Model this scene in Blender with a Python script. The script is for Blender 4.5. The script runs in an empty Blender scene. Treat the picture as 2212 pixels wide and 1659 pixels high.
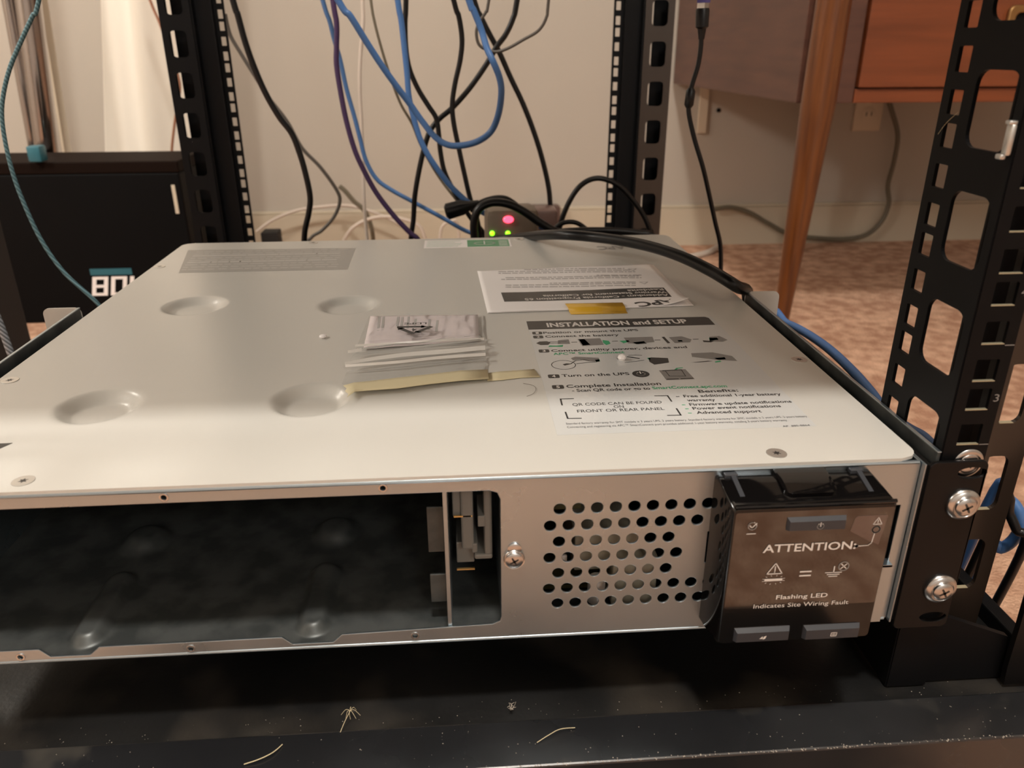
import bpy, bmesh, math, random
from mathutils import Vector, Matrix
random.seed(7)
sc = bpy.context.scene
COL = sc.collection

# ------------------------------------------------------------ camera
# working frame: millimetres, origin at the front right top corner of the
# battery backup, x right, y into the room, z up.  The carpet is z = -289.
FLOOR = -289.0
CP = (-190.96, -276.49, 158.24); YAW, PITCH, ROLL, FPX = 0.068562, 0.405731, -0.003646, 1694.07
def V(x, y, z): return Vector((x*.001, y*.001, (z-FLOOR)*.001))
_f = Vector((math.sin(YAW)*math.cos(PITCH), math.cos(YAW)*math.cos(PITCH), -math.sin(PITCH)))
_r0 = Vector((math.cos(YAW), -math.sin(YAW), 0)); _u0 = _r0.cross(_f)
_r = math.cos(ROLL)*_r0 + math.sin(ROLL)*_u0
_u = -math.sin(ROLL)*_r0 + math.cos(ROLL)*_u0
cd = bpy.data.cameras.new('camera'); cam = bpy.data.objects.new('camera', cd); COL.objects.link(cam)
cam.matrix_world = Matrix(((_r.x, _u.x, -_f.x, 0), (_r.y, _u.y, -_f.y, 0), (_r.z, _u.z, -_f.z, 0), (0, 0, 0, 1)))
cam.matrix_world.translation = V(*CP)
cd.sensor_width = 36; cd.lens = FPX/2212*36; cd.clip_start = .01; cd.clip_end = 30
cd.dof.use_dof = True; cd.dof.focus_distance = .43; cd.dof.aperture_fstop = 27.57/2.0
sc.camera = cam
def U(u, v, ax, val):
    """the point on the plane (axis ax = val, mm) seen at photo pixel u, v"""
    d = _f + (u-1106)/FPX*_r - (v-829.5)/FPX*_u
    t = (val-CP[ax])/d[ax]
    return (CP[0]+t*d.x, CP[1]+t*d.y, CP[2]+t*d.z)

# ------------------------------------------------------------ world, exposure, lamps
w = bpy.data.worlds.new('world'); sc.world = w; w.use_nodes = True
w.node_tree.nodes['Background'].inputs[0].default_value = (.9, .85, .78, 1)
w.node_tree.nodes['Background'].inputs[1].default_value = .05
sc.view_settings.view_transform = 'Standard'; sc.view_settings.look = 'None'
sc.view_settings.exposure = 0.0; sc.view_settings.gamma = 1
def lamp(name, kind, loc, power, col, size, rot=None):
    l = bpy.data.lights.new(name, kind); l.energy = power; l.color = col
    if kind == 'AREA': l.size = size
    else: l.shadow_soft_size = size
    o = bpy.data.objects.new(name, l); COL.objects.link(o); o.location = V(*loc)
    if rot: o.rotation_euler = rot
    return o
lamp('ceiling_lamp_light', 'POINT', (-150, -480, 1900), 102, (1, .95, .88), .085)
lamp('side_lamp_light', 'POINT', (-1350, 900, 900), 11, (1, .92, .80), .09)
lamp('left_fill_light', 'POINT', (-1750, 60, 1010), 45, (1, .95, .88), .12)  # added fill from the left to lift the lid, no real lamp there
lamp('front_fill_light', 'POINT', (500, -2350, 1560), 34, (1, .95, .88), .16)  # added fill behind the camera for the front faces, no real lamp

# ------------------------------------------------------------ materials
def mat(name, col, rough=.5, metal=0., noise=None, bump=None, emit=None, spec=.5, coat=0, alpha=1, stretch=None, rvar=None):
    m = bpy.data.materials.new(name); m.use_nodes = True
    nt = m.node_tree; b = nt.nodes['Principled BSDF']
    b.inputs['Base Color'].default_value = (*col, 1); b.inputs['Roughness'].default_value = rough
    b.inputs['Metallic'].default_value = metal; b.inputs['Specular IOR Level'].default_value = spec
    b.inputs['Coat Weight'].default_value = coat; b.inputs['Alpha'].default_value = alpha
    if emit:
        b.inputs['Emission Color'].default_value = (*emit[0], 1); b.inputs['Emission Strength'].default_value = emit[1]
    tc = nt.nodes.new('ShaderNodeTexCoord'); src = tc.outputs['Object']
    if stretch:
        mp = nt.nodes.new('ShaderNodeMapping'); mp.inputs['Scale'].default_value = stretch
        nt.links.new(src, mp.inputs[0]); src = mp.outputs[0]
    def nz(scale, detail=4):
        n = nt.nodes.new('ShaderNodeTexNoise'); n.inputs['Scale'].default_value = scale; n.inputs['Detail'].default_value = detail
        nt.links.new(src, n.inputs['Vector']); return n
    if noise:                               # (scale, second colour, low, high)
        n = nz(noise[0]); r = nt.nodes.new('ShaderNodeValToRGB')
        r.color_ramp.elements[0].position = noise[2]; r.color_ramp.elements[1].position = noise[3]
        r.color_ramp.elements[0].color = (*col, 1); r.color_ramp.elements[1].color = (*noise[1], 1)
        nt.links.new(n.outputs[0], r.inputs[0]); nt.links.new(r.outputs[0], b.inputs['Base Color'])
    if rvar:
        n = nz(rvar[0]); r = nt.nodes.new('ShaderNodeMapRange'); r.inputs[3].default_value = rvar[1]; r.inputs[4].default_value = rvar[2]
        r.inputs[1].default_value = .35; r.inputs[2].default_value = .65
        nt.links.new(n.outputs[0], r.inputs[0]); nt.links.new(r.outputs[0], b.inputs['Roughness'])
    if bump:                                # (scale, distance mm, strength)
        n = nz(bump[0], 5); bp = nt.nodes.new('ShaderNodeBump'); bp.inputs['Distance'].default_value = bump[1]*.001
        bp.inputs['Strength'].default_value = bump[2]
        nt.links.new(n.outputs[0], bp.inputs['Height']); nt.links.new(bp.outputs[0], b.inputs['Normal'])
    return m
M = {}
M['lid'] = mat('pale_painted_steel', (.575, .56, .52), .27, .0, bump=(1800, .05, .35), spec=.5)
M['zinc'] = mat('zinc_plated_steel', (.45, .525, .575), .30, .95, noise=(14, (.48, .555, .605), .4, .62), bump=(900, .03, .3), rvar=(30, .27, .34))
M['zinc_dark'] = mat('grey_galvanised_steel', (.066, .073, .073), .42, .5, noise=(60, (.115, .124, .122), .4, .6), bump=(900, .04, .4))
M['chrome'] = mat('bright_screw_metal', (.62, .62, .62), .24, 1)
M['slot'] = mat('screw_recess', (.08, .08, .08), .4, .8)
M['black'] = mat('black_powder_coat', (.0045, .0045, .005), .45, 0, bump=(1500, .06, .5), spec=.12)
M['ear'] = mat('black_satin_paint', (.005, .0045, .0045), .33, 0, bump=(900, .03, .3), spec=.2)
M['black_rough'] = mat('black_textured_enamel', (.006, .006, .006), .3, 0, noise=(13, (.045, .038, .030), .50, .72), bump=(420, .14, .7), rvar=(9, .3, .6), spec=.4)
M['black_rim'] = mat('black_smooth_enamel', (.012, .0125, .014), .2, 0, noise=(16, (.09, .08, .065), .58, .78), bump=(500, .05, .35), rvar=(11, .14, .4), spec=.95)
M['upright'] = mat('brown_black_satin_coat', (.022, .015, .011), .32, 0, bump=(900, .04, .4), spec=.6)
M['milky'] = mat('milky_folded_plastic', (.86, .83, .78), .22, 0, spec=.9, alpha=.8)
M['glint'] = mat('painted_edge_glint', (.50, .46, .32), .4, .6)  # light caught on hole edges, put into a pale colour
M['dust'] = mat('grey_dust', (.35, .31, .26), .9)
M['gloss'] = mat('glossy_black_plastic', (.004, .0035, .0035), .08, 0, spec=.5)
M['bronze'] = mat('glossy_window_film', (.006, .004, .003), .06, 0, spec=1, coat=1)
M['tintwin'] = mat('pale_tinted_window', (.07, .045, .04), .12, 0, spec=1, coat=1)
M['button'] = mat('charcoal_rubber', (.035, .038, .045), .35)
M['white_print'] = mat('white_print', (.72, .68, .64), .5)
M['black_print'] = mat('black_print', (.02, .02, .02), .35)
M['grey_print'] = mat('grey_print', (.22, .21, .20), .5)
M['lid_grey'] = mat('grey_label_film', (.36, .345, .32), .4)
M['lid_grey2'] = mat('pale_label_print', (.52, .50, .47), .4)
M['green'] = mat('green_print', (.03, .36, .16), .4)
M['dkgreen'] = mat('green_label_film', (.05, .30, .13), .35)
M['film'] = mat('clear_label_film', (.57, .575, .565), .16, 0, spec=.6)
M['paper'] = mat('white_paper', (.90, .86, .84), .6)
M['paper_text'] = mat('grey_body_text', (.42, .39, .38), .6)
M['pinkpaper'] = mat('pinkish_paper', (.88, .78, .77), .55)
M['kapton'] = mat('amber_tape', (.62, .36, .03), .3)
M['masking'] = mat('cream_masking_tape', (.68, .60, .39), .6, bump=(260, .15, .5))
M['wall'] = mat('beige_painted_wall', (.47, .415, .35), .7, 0, bump=(45, 1.2, .25), noise=(1.6, (.44, .395, .34), .3, .7))
M['wall_far'] = mat('greyish_painted_wall', (.56, .55, .53), .7, 0, bump=(45, 1.2, .25))
M['base'] = mat('cream_baseboard', (.52, .45, .345), .5)
M['carpet'] = mat('pink_brown_carpet', (.50, .275, .18), .95, 0, noise=(42, (.82, .53, .37), .36, .70), bump=(330, 5, 1), spec=.1)
M['desk'] = mat('walnut_veneer', (.075, .030, .020), .45, 0, noise=(7, (.11, .045, .028), .35, .7), stretch=(1, 1, 9))
M['desk_front'] = mat('orange_wood_veneer', (.20, .052, .017), .35, 0, noise=(6, (.13, .034, .011), .35, .7), stretch=(.7, 1, 9))
M['desk_leg'] = mat('honey_wood', (.155, .05, .013), .28, 0, noise=(10, (.08, .024, .008), .35, .7), stretch=(14, 14, 1))
M['brass'] = mat('aged_brass', (.35, .20, .08), .35, .9)
M['cord'] = mat('black_cord', (.0045, .0045, .005), .33, spec=.35)
M['cord_grey'] = mat('dark_grey_cord', (.07, .06, .05), .5)
M['cord_olive'] = mat('olive_grey_cord', (.13, .11, .075), .5)
M['blue'] = mat('blue_cord', (.06, .155, .37), .38)
M['blue_pale'] = mat('faded_blue_cord', (.06, .15, .34), .4)
M['indigo'] = mat('indigo_cord', (.045, .022, .075), .4)
M['white_cord'] = mat('white_cord', (.58, .50, .43), .5)
M['brown_cord'] = mat('brown_cord', (.30, .13, .07), .5)
def braid(name, a, b_):
    m = mat(name, a, .6); nt = m.node_tree; wv = nt.nodes.new('ShaderNodeTexWave'); wv.inputs['Scale'].default_value = 150
    wv.bands_direction = 'DIAGONAL'; tc = nt.nodes['Texture Coordinate']; nt.links.new(tc.outputs['Object'], wv.inputs['Vector'])
    r = nt.nodes.new('ShaderNodeValToRGB'); r.color_ramp.elements[0].color = (*a, 1); r.color_ramp.elements[1].color = (*b_, 1)
    nt.links.new(wv.outputs[1], r.inputs[0]); nt.links.new(r.outputs[0], nt.nodes['Principled BSDF'].inputs['Base Color']); return m
M['teal_braid'] = braid('teal_braided_sleeve', (.02, .07, .085), (.11, .21, .24))
M['grey_braid'] = braid('grey_braided_sleeve', (.05, .055, .06), (.30, .31, .33))
M['box_black'] = mat('matt_black_panel', (.003, .003, .0033), .6, spec=.1)
M['box_top'] = mat('dark_brown_top', (.009, .0045, .003), .65, spec=.06)
M['curtain'] = mat('cream_curtain', (.88, .82, .72), .9, 0, bump=(90, 1.5, .3))
M['tube'] = mat('polished_tube', (.50, .46, .44), .12, 1)
M['cream'] = mat('cream_enamel', (.62, .54, .42), .5)
M['teal'] = mat('teal_plastic', (.025, .13, .17), .4)
M['grille'] = mat('charcoal_cloth', (.014, .012, .011), .8)
M['adapter'] = mat('taupe_plastic', (.17, .13, .095), .4)
M['brown_box'] = mat('dark_brown_plastic', (.10, .055, .045), .35)
M['led_red'] = mat('red_led', (1, .05, .08), .3, emit=((1, .04, .08), 5))
M['led_green'] = mat('green_led', (.2, 1, .05), .3, emit=((.22, 1, .01), 3.5))
M['pcb'] = mat('olive_board', (.10, .09, .035), .5)
M['tan'] = mat('cream_component', (.45, .40, .30), .5)
M['conn'] = mat('grey_connector', (.20, .195, .18), .45)
M['plate'] = mat('cream_wall_plate', (.60, .50, .38), .4)
M['gold'] = mat('gold_contact', (.7, .55, .25), .3, 1)
M['usb'] = mat('violet_insert', (.06, .05, .2), .4)
M['straw'] = mat('pale_straw', (.62, .52, .33), .7)
M['hair'] = mat('brown_hair', (.10, .07, .05), .5)
def plastic():
    m = bpy.data.materials.new('clear_bag_plastic'); m.use_nodes = True; nt = m.node_tree; nt.nodes.clear()
    o = nt.nodes.new('ShaderNodeOutputMaterial'); mx = nt.nodes.new('ShaderNodeMixShader')
    t = nt.nodes.new('ShaderNodeBsdfTransparent'); g2_ = None; t.inputs[0].default_value = (.985, .985, .985, 1)
    g = nt.nodes.new('ShaderNodeBsdfGlossy'); g.inputs['Roughness'].default_value = .10; g.inputs[0].default_value = (1, 1, 1, 1)
    lw = nt.nodes.new('ShaderNodeLayerWeight'); lw.inputs[0].default_value = .10
    nt.links.new(lw.outputs['Fresnel'], mx.inputs[0]); nt.links.new(t.outputs[0], mx.inputs[1]); nt.links.new(g.outputs[0], mx.inputs[2])
    df = nt.nodes.new('ShaderNodeBsdfDiffuse'); df.inputs[0].default_value = (.8, .78, .76, 1); m2 = nt.nodes.new('ShaderNodeMixShader'); m2.inputs[0].default_value = .07
    nt.links.new(mx.outputs[0], m2.inputs[1]); nt.links.new(df.outputs[0], m2.inputs[2]); nt.links.new(m2.outputs[0], o.inputs[0]); return m
M['bag'] = plastic()
M['steel_flat'] = mat('dull_screw_metal', (.66, .66, .64), .3, .9)

# ------------------------------------------------------------ builders
ORG = {}
def tag(o, label=None, cat=None, group=None, kind=None):
    if label: o['label'] = label
    if cat: o['category'] = cat
    if group: o['group'] = group
    if kind: o['kind'] = kind
    return o
def thing(name, loc, label, cat, group=None):
    o = bpy.data.objects.new(name, None); COL.objects.link(o); o.empty_display_size = .02
    o.location = V(*loc); ORG[o.name] = V(*loc); return tag(o, label, cat, group)
def link(name, verts, faces, m, parent=None, smooth=False, mats=None, fm=None):
    """verts in mm (working frame)"""
    vs = [V(*v) for v in verts]
    lo = Vector([min(v[i] for v in vs) for i in range(3)]); hi = Vector([max(v[i] for v in vs) for i in range(3)])
    org = Vector(((lo.x+hi.x)/2, (lo.y+hi.y)/2, lo.z))
    me = bpy.data.meshes.new(name); me.from_pydata([v-org for v in vs], [], faces)
    bm = bmesh.new(); bm.from_mesh(me); bmesh.ops.recalc_face_normals(bm, faces=bm.faces); bm.to_mesh(me); bm.free()
    for k in (mats or [m]): me.materials.append(M[k])
    if fm:
        for p, i in zip(me.polygons, fm): p.material_index = i
    if smooth:
        me.polygons.foreach_set('use_smooth', [True]*len(me.polygons)); me.set_sharp_from_angle(angle=math.radians(38))
    o = bpy.data.objects.new(name, me); COL.objects.link(o); ORG[o.name] = org
    if parent: o.parent = parent; o.location = org-ORG[parent.name]
    else: o.location = org
    return o
def rot_from(d):
    d = Vector(d).normalized(); a = Vector((0, 0, 1)) if abs(d.z) < .9 else Vector((1, 0, 0))
    x = d.cross(a).normalized(); return x, d.cross(x).normalized(), d
class MB:
    def __init__(s): s.v = []; s.f = []
    def add(s, v, f):
        n = len(s.v); s.v += [tuple(p) for p in v]; s.f += [tuple(i+n for i in q) for q in f]; return s
    def box(s, x0, x1, y0, y1, z0, z1, b=0):
        bm = bmesh.new(); bmesh.ops.create_cube(bm, size=1)
        for v in bm.verts: v.co = Vector(((x0+x1)/2+v.co.x*(x1-x0), (y0+y1)/2+v.co.y*(y1-y0), (z0+z1)/2+v.co.z*(z1-z0)))
        if b: bmesh.ops.bevel(bm, geom=list(bm.edges), offset=b, segments=2, affect='EDGES', profile=.5)
        bm.verts.index_update(); s.add([v.co[:] for v in bm.verts], [[v.index for v in f.verts] for f in bm.faces]); bm.free(); return s
    def hexa(s, a, b):                      # two quads (lists of 4 points), joined
        return s.add(list(a)+list(b), [(0, 1, 2, 3), (4, 5, 6, 7), (0, 1, 5, 4), (1, 2, 6, 5), (2, 3, 7, 6), (3, 0, 4, 7)])
    def lathe(s, org, axis, prof, n=24, xs=1, ys=1):   # prof: (radius, height along axis)
        x, y, d = rot_from(axis); o = Vector(org); vs = []; fs = []
        for r, h in prof:
            for k in range(n):
                a = 2*math.pi*k/n; vs.append(o+d*h+x*(r*xs*math.cos(a))+y*(r*ys*math.sin(a)))
        for j in range(len(prof)-1):
            for k in range(n): fs.append((j*n+k, j*n+(k+1) % n, (j+1)*n+(k+1) % n, (j+1)*n+k))
        fs += [tuple(range(n)), tuple(range((len(prof)-1)*n, len(prof)*n))]
        return s.add(vs, fs)
    def tube(s, pts, rad, n=12):
        pts = [Vector(p) for p in pts]; N = len(pts); rr = rad if isinstance(rad, list) else [rad]*N; vs = []; fs = []; X = None
        for i, p in enumerate(pts):
            t = (pts[min(i+1, N-1)]-pts[max(i-1, 0)]).normalized()
            if X is None: X, _, _ = rot_from(t)
            X = (X-t*X.dot(t)).normalized(); Y = t.cross(X)
            for k in range(n):
                a = 2*math.pi*k/n; vs.append(p+(X*math.cos(a)+Y*math.sin(a))*rr[i])
        for j in range(N-1):
            for k in range(n): fs.append((j*n+k, j*n+(k+1) % n, (j+1)*n+(k+1) % n, (j+1)*n+k))
        fs += [tuple(range(n)), tuple(range((N-1)*n, N*n))]
        return s.add(vs, fs)
    def build(s, name, m, parent=None, smooth=False): return link(name, s.v, s.f, m, parent, smooth)
def spline(P, step=6):
    P = [Vector(p) for p in P]; out = []
    for i in range(len(P)-1):
        a, b, c, d = P[max(i-1, 0)], P[i], P[i+1], P[min(i+2, len(P)-1)]
        for k in range(step):
            t = k/step; out.append(.5*((2*b)+(c-a)*t+(2*a-5*b+4*c-d)*t*t+(3*b-a-3*c+d)*t**3))
    out.append(P[-1]); return out
def grab(ob):                               # evaluated mesh of a temporary curve object
    COL.objects.link(ob); bpy.context.view_layer.update()
    me = bpy.data.meshes.new_from_object(ob.evaluated_get(bpy.context.evaluated_depsgraph_get()))
    v = [tuple(q.co) for q in me.vertices]; f = [tuple(p.vertices) for p in me.polygons]
    d = ob.data; bpy.data.objects.remove(ob); bpy.data.curves.remove(d); bpy.data.meshes.remove(me); return v, f
def sheet(mb, loops, org, ux, uy, th, bev=0):
    """flat outline with holes (2-D loops, mm), extruded th mm along ux x uy (centred on the plane)"""
    c = bpy.data.curves.new('t', 'CURVE'); c.dimensions = '2D'; c.fill_mode = 'BOTH'; c.extrude = max(th/2-bev, 0)
    c.bevel_depth = bev; c.offset = -bev; c.bevel_resolution = 1
    for L in loops:
        sp = c.splines.new('POLY'); sp.points.add(len(L)-1); sp.use_cyclic_u = True
        for q, (a, b) in zip(sp.points, L): q.co = (a, b, 0, 1)
    v, f = grab(bpy.data.objects.new('t', c))
    ux = Vector(ux); uy = Vector(uy); uz = ux.cross(uy); o = Vector(org)
    mb.add([o+ux*a+uy*b+uz*z for a, b, z in v], f); return mb
def rrect(x0, x1, y0, y1, r=0, n=5):
    if r <= 0: return [(x0, y0), (x1, y0), (x1, y1), (x0, y1)]
    out = []
    for cx, cy, a0 in ((x1-r, y1-r, 0), (x0+r, y1-r, 90), (x0+r, y0+r, 180), (x1-r, y0+r, 270)):
        for k in range(n+1):
            a = math.radians(a0+90*k/n); out.append((cx+r*math.cos(a), cy+r*math.sin(a)))
    return out
def strip(mb, x0, x1, z0, z1, holes, org, ux, uy, th):
    """perforated strip, built hole by hole"""
    hs = sorted([h for h in holes if min(p[1] for p in h) > z0+.5 and max(p[1] for p in h) < z1-.5], key=lambda h: h[0][1])
    cuts = [z0]+[(max(p[1] for p in a)+min(p[1] for p in b_))/2 for a, b_ in zip(hs, hs[1:])]+[z1]
    for h, a, b_ in zip(hs, cuts, cuts[1:]): sheet(mb, [rrect(x0, x1, a, b_), h], org, ux, uy, th)
    return mb
def circ(x, y, r, n=20, ry=None): return [(x+r*math.cos(2*math.pi*k/n), y+(ry or r)*math.sin(2*math.pi*k/n)) for k in range(n)]
def text(mb, s, org, ux, uy, h, width=None, bold=0, th=.04, shear=0):
    """lettering: baseline start org, reading along ux, cap height h mm, optionally fitted to width"""
    c = bpy.data.curves.new('t', 'FONT'); c.body = s; c.size = 1; c.offset = bold; c.extrude = 0; c.shear = shear; c.resolution_u = 3
    v, f = grab(bpy.data.objects.new('t', c))
    if not v: return
    x0 = min(p[0] for p in v); x1 = max(p[0] for p in v); sy = h/.70; sx = width/(x1-x0) if width else sy
    ux = Vector(ux).normalized(); uy = Vector(uy).normalized(); uz = ux.cross(uy); o = Vector(org)
    mb.add([o+ux*((a-x0)*sx)+uy*(b*sy)+uz*th for a, b, _ in v], f)
def disc(mb, cx, cy, r, z, xs=1, ys=1): mb.add([(cx+a*xs, cy+b*ys, z) for a, b in circ(0, 0, r, 16)], [tuple(range(16))])
def quad(mb, pts): mb.add(pts, [tuple(range(len(pts)))])
def ribbon(mb, pts, w, nrm=(0, 0, 1)):      # thin printed line along pts
    pts = [Vector(p) for p in pts]; nrm = Vector(nrm)
    for a, b in zip(pts, pts[1:]):
        t = (b-a).normalized(); s_ = t.cross(nrm)*(w/2); e = t*(w/2)
        mb.add([a-e+s_, b+e+s_, b+e-s_, a-e-s_], [(0, 1, 2, 3)])

# ------------------------------------------------------------ the room
def slab(name, x0, x1, y0, y1, z0, z1, m, kind='structure'):
    o = MB().box(x0, x1, y0, y1, z0, z1).build(name, m); o['kind'] = kind; return o
XL, XR, YF, YB, ZC = -2300, 2600, -2600, 1600, 2150
slab('floor', XL, XR, YF, YB, FLOOR-40, FLOOR, 'carpet')
slab('ceiling', XL, XR, YF, YB, ZC, ZC+40, 'wall')
slab('wall_back', XL, XR, YB, YB+60, FLOOR, ZC, 'wall')
slab('wall_front', XL, XR, YF-60, YF, FLOOR, ZC, 'wall_far')
slab('wall_left', XL-60, XL, YF, YB, FLOOR, ZC, 'wall')
slab('wall_right', XR, XR+60, YF, YB, FLOOR, ZC, 'wall')
b = MB().box(XL, XR, YB-13, YB, FLOOR, FLOOR+90).box(XL, XR, YB-9, YB, FLOOR+90, FLOOR+97, 2)
tag(b.build('baseboard_back', 'base'), kind='structure')

# ------------------------------------------------------------ the equipment rack
BZ = -125.0                                  # top of the rack's steel base
rack = thing('equipment_rack', (-216, 370, FLOOR), 'black open-frame steel equipment rack with square-holed posts standing on the carpet', 'rack')
m = MB(); m.box(-520, 92, -8, 800, BZ-4, BZ-1)
sheet(m, [rrect(-500, 70, 430, 790), rrect(-440, 5, 470, 760, 12)], (0, 0, BZ-1.2), (1, 0, 0), (0, 1, 0), 1)
m.build('base_pan', 'black_rough', rack)
m = MB(); m.box(-520, 110, -34, -8.3, BZ-3, BZ+.4, 1.0); m.box(-520, 110, -34, -31, BZ-62, BZ-2)
m.build('front_rim', 'black_rim', rack)
m = MB()
for x0, x1 in ((84, 92), (-524, -516)): m.box(x0, x1, -8, 800, BZ-60, BZ+8, 1)
m.box(-520, 92, 792, 800, BZ-60, BZ+8, 1); m.build('base_rail', 'black', rack)
for x, y in ((-495, 10), (65, 10), (-495, 770), (65, 770)):
    m = MB(); m.box(x-22, x+22, y-22, y+22, BZ-9, BZ-4); m.box(x-4, x+4, y-14, y+14, BZ-64, BZ-9)
    c = m.build('caster', 'black', rack)
    MB().lathe((x-14, y, FLOOR+50), (1, 0, 0), [(30, 0), (50, 2), (50, 26), (30, 28)]).build('wheel', 'grille', c, True)
Uh = 44.45
def usquares(x0, x1, zlo, zhi, z_ref):
    """three square holes per rack unit, z_ref = lower edge of the first hole of a unit"""
    out = []; k = int((zlo-z_ref)//Uh)
    while z_ref+k*Uh < zhi:
        for d in (0, 15.875, 31.75):
            z = z_ref+k*Uh+d
            if z > zlo+2 and z+9.5 < zhi-2: out.append((z, z+9.5))
        k += 1
    return [rrect(x0, x1, a, b_, .4, 1) for a, b_ in out]
TOP = 560
ZSQ = U(2090, 60, 0, 8.2)[2]-31.75-.0
ZSL = U(2030, 802, 0, 8.2)[2]
# front right post: perforated side web, front flange with numbers, slotted corner upright
post = MB()
sq = usquares(36.2, 44.8, -62, TOP, ZSQ); slots = []
zz = ZSL-3*Uh
while zz < TOP-40:
    if zz > -70: slots.append(rrect(4.5, 29.5, zz, zz+28, 5.5, 6))
    zz += Uh
strip(post, 0, 32, BZ, TOP, slots, (8.2, 0, 0), (0, 1, 0), (0, 0, 1), 1.6)
strip(post, 32, 50, BZ, TOP, sq, (8.2, 0, 0), (0, 1, 0), (0, 0, 1), 1.6)
ob = post.build('side_web', 'black', rack); ORG[ob.name]
# z of photo: lower hole edges on the flange at 5.6, 19.?, 33.8
fl = MB(); strip(fl, 8, 27, BZ, TOP, usquares(13, 22.5, -75, TOP, 5.6-15.875), (0, 0.2, 0), (1, 0, 0), (0, 0, 1), 1.6)
frf = fl.build('mounting_flange', 'black', rack)
m = MB(); m.box(9.5, 25, 8, 9.2, BZ, TOP); m.build('inner_channel', 'black', rack)
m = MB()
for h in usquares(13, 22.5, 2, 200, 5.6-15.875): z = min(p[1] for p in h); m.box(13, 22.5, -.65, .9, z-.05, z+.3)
m.build('edge_glint', 'glint', frf)  # pale strips painted in for light catching the lower hole edges
m = MB(); q = U(2180, 302, 0, 6); m.box(5, 7.3, q[1]-1.4, q[1]+2, q[2]-5.5, q[2]+5.5, .8); m.box(3.8, 6, q[1]-.6, q[1]+2.6, q[2]-6.8, q[2]-5, .4); m.box(4, 7.2, q[1]-1.2, q[1]+1.6, q[2]+5.2, q[2]+6.6, .4); m.build('cage_nut', 'steel_flat', rack, True)
for i, s in enumerate(('1', '2', '3', '4', '5', '6', '7')):
    z = 33.8-6+Uh*(i-2)
    if z < 8: continue
    nums = MB(); text(nums, s, (23.9, -.75, z-2.6), (1, 0, 0), (0, 0, 1), 3.3, 2.2); nums.build('rack_unit_number', 'grey_print', frf)
for z in (5.6, 49.6, 94): nums = MB(); ribbon(nums, [(23, -.7, z), (26.6, -.7, z)], .4, (0, -1, 0)); nums.build('unit_mark', 'grey_print', frf)
up = MB(); H = []; zz = -83.5-Uh
while zz < TOP-40: H.append(rrect(41.5, 53.5, zz, zz+28, 4)); zz += Uh
strip(up, 27.6, 60, BZ, TOP, H, (0, 19, 0), (1, 0, 0), (0, 0, 1), 2)
up.box(29, 31, 2, 19, BZ, TOP); upo = up.build('corner_upright', 'upright', rack)
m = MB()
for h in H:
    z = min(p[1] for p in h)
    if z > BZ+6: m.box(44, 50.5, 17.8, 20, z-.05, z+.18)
m.build('edge_glint', 'glint', upo)  # same painted edge light along the lower slot rims
m = MB()
A = [U(2212, 1120, 1, 10), U(2160, 1310, 1, 10), U(2135, 1395, 1, 10), U(2110, 1490, 1, 10)]
pts = [(a[0], a[2]) for a in A]; pts[-1] = (pts[-1][0], BZ+1); pts = [(96, pts[0][1]+40), (pts[0][0]+2, pts[0][1]+8)]+pts+[(96, BZ+1)]
sheet(m, [pts], (0, -3, 0), (1, 0, 0), (0, 0, 1), 3)
m.build('corner_gusset', 'ear', rack)
m = MB(); a = U(1990, 1400, 1, 2)
sheet(m, [[(8, BZ), (70, BZ), (64, -100), (30, -86), (8, -70)]], (0, 3, 0), (1, 0, 0), (0, 0, 1), 3); m.build('post_foot', 'black', rack)
# front left post (mirror, outside the frame)
m = MB(); strip(m, 0, 32, BZ, TOP, slots, (-448.2, 0, 0), (0, 1, 0), (0, 0, 1), 1.6); strip(m, 32, 50, BZ, TOP, sq, (-448.2, 0, 0), (0, 1, 0), (0, 0, 1), 1.6)
m.build('side_web', 'black', rack)
m = MB(); strip(m, -467, -448, BZ, TOP, usquares(-462.5, -453, BZ+10, TOP, 5.6-15.875), (0, 0.2, 0), (1, 0, 0), (0, 0, 1), 1.6)
m.build('mounting_flange', 'black', rack)
# rear posts
RY = 738.0
def rear_post(xi, sgn, zr, zs, ga, gb, um):
    X = lambda a, b_: (min(xi+sgn*a, xi+sgn*b_), max(xi+sgn*a, xi+sgn*b_))
    m = MB(); x0, x1 = X(0, 36); h0, h1 = X(2.6, 8.2)
    strip(m, x0, x1, BZ, TOP, usquares(h0, h1, BZ+5, TOP, zr), (0, RY, 0), (1, 0, 0), (0, 0, 1), 1.6)
    x0, x1 = X(33, 35.5); m.box(x0, x1, RY-12, RY, BZ, TOP)
    x0, x1 = X(12, 14); m.box(x0, x1, RY-9, RY, BZ, TOP)
    p = m.build('mounting_flange', 'black', rack)
    m = MB(); x0, x1 = X(35, 70); s0, s1 = X(43, 62); H = []; zz = zs-5*Uh
    while zz < TOP-40:
        if zz > BZ+4: H.append(rrect(s0, s1, zz, zz+28, 5))
        zz += Uh
    strip(m, x0, x1, BZ, TOP, H, (0, RY-13, 0), (1, 0, 0), (0, 0, 1), 1.8)
    m.build('corner_upright', um, rack)
    m = MB(); x0, x1 = X(gb, 70); m.box(x0, x1, RY+8, RY+10, BZ, TOP); x0, x1 = X(35, ga); m.box(x0, x1, RY+8, RY+10, BZ, TOP); x0, x1 = X(68, 70); m.box(x0, x1, RY-12, RY+10, BZ, TOP)
    m.build('back_channel', 'black', rack)
za = U(1320, 320, 1, RY)[2]; rear_post(1.0, 1, za-4.75-31.75, U(1410, 308, 1, RY)[2], 36, 50, 'upright')
za = U(500, 146.5, 1, RY)[2]; rear_post(-449.5, -1, za-4.75-31.75, U(420, 211, 1, RY)[2], 62.5, 67.5, 'black')
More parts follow.
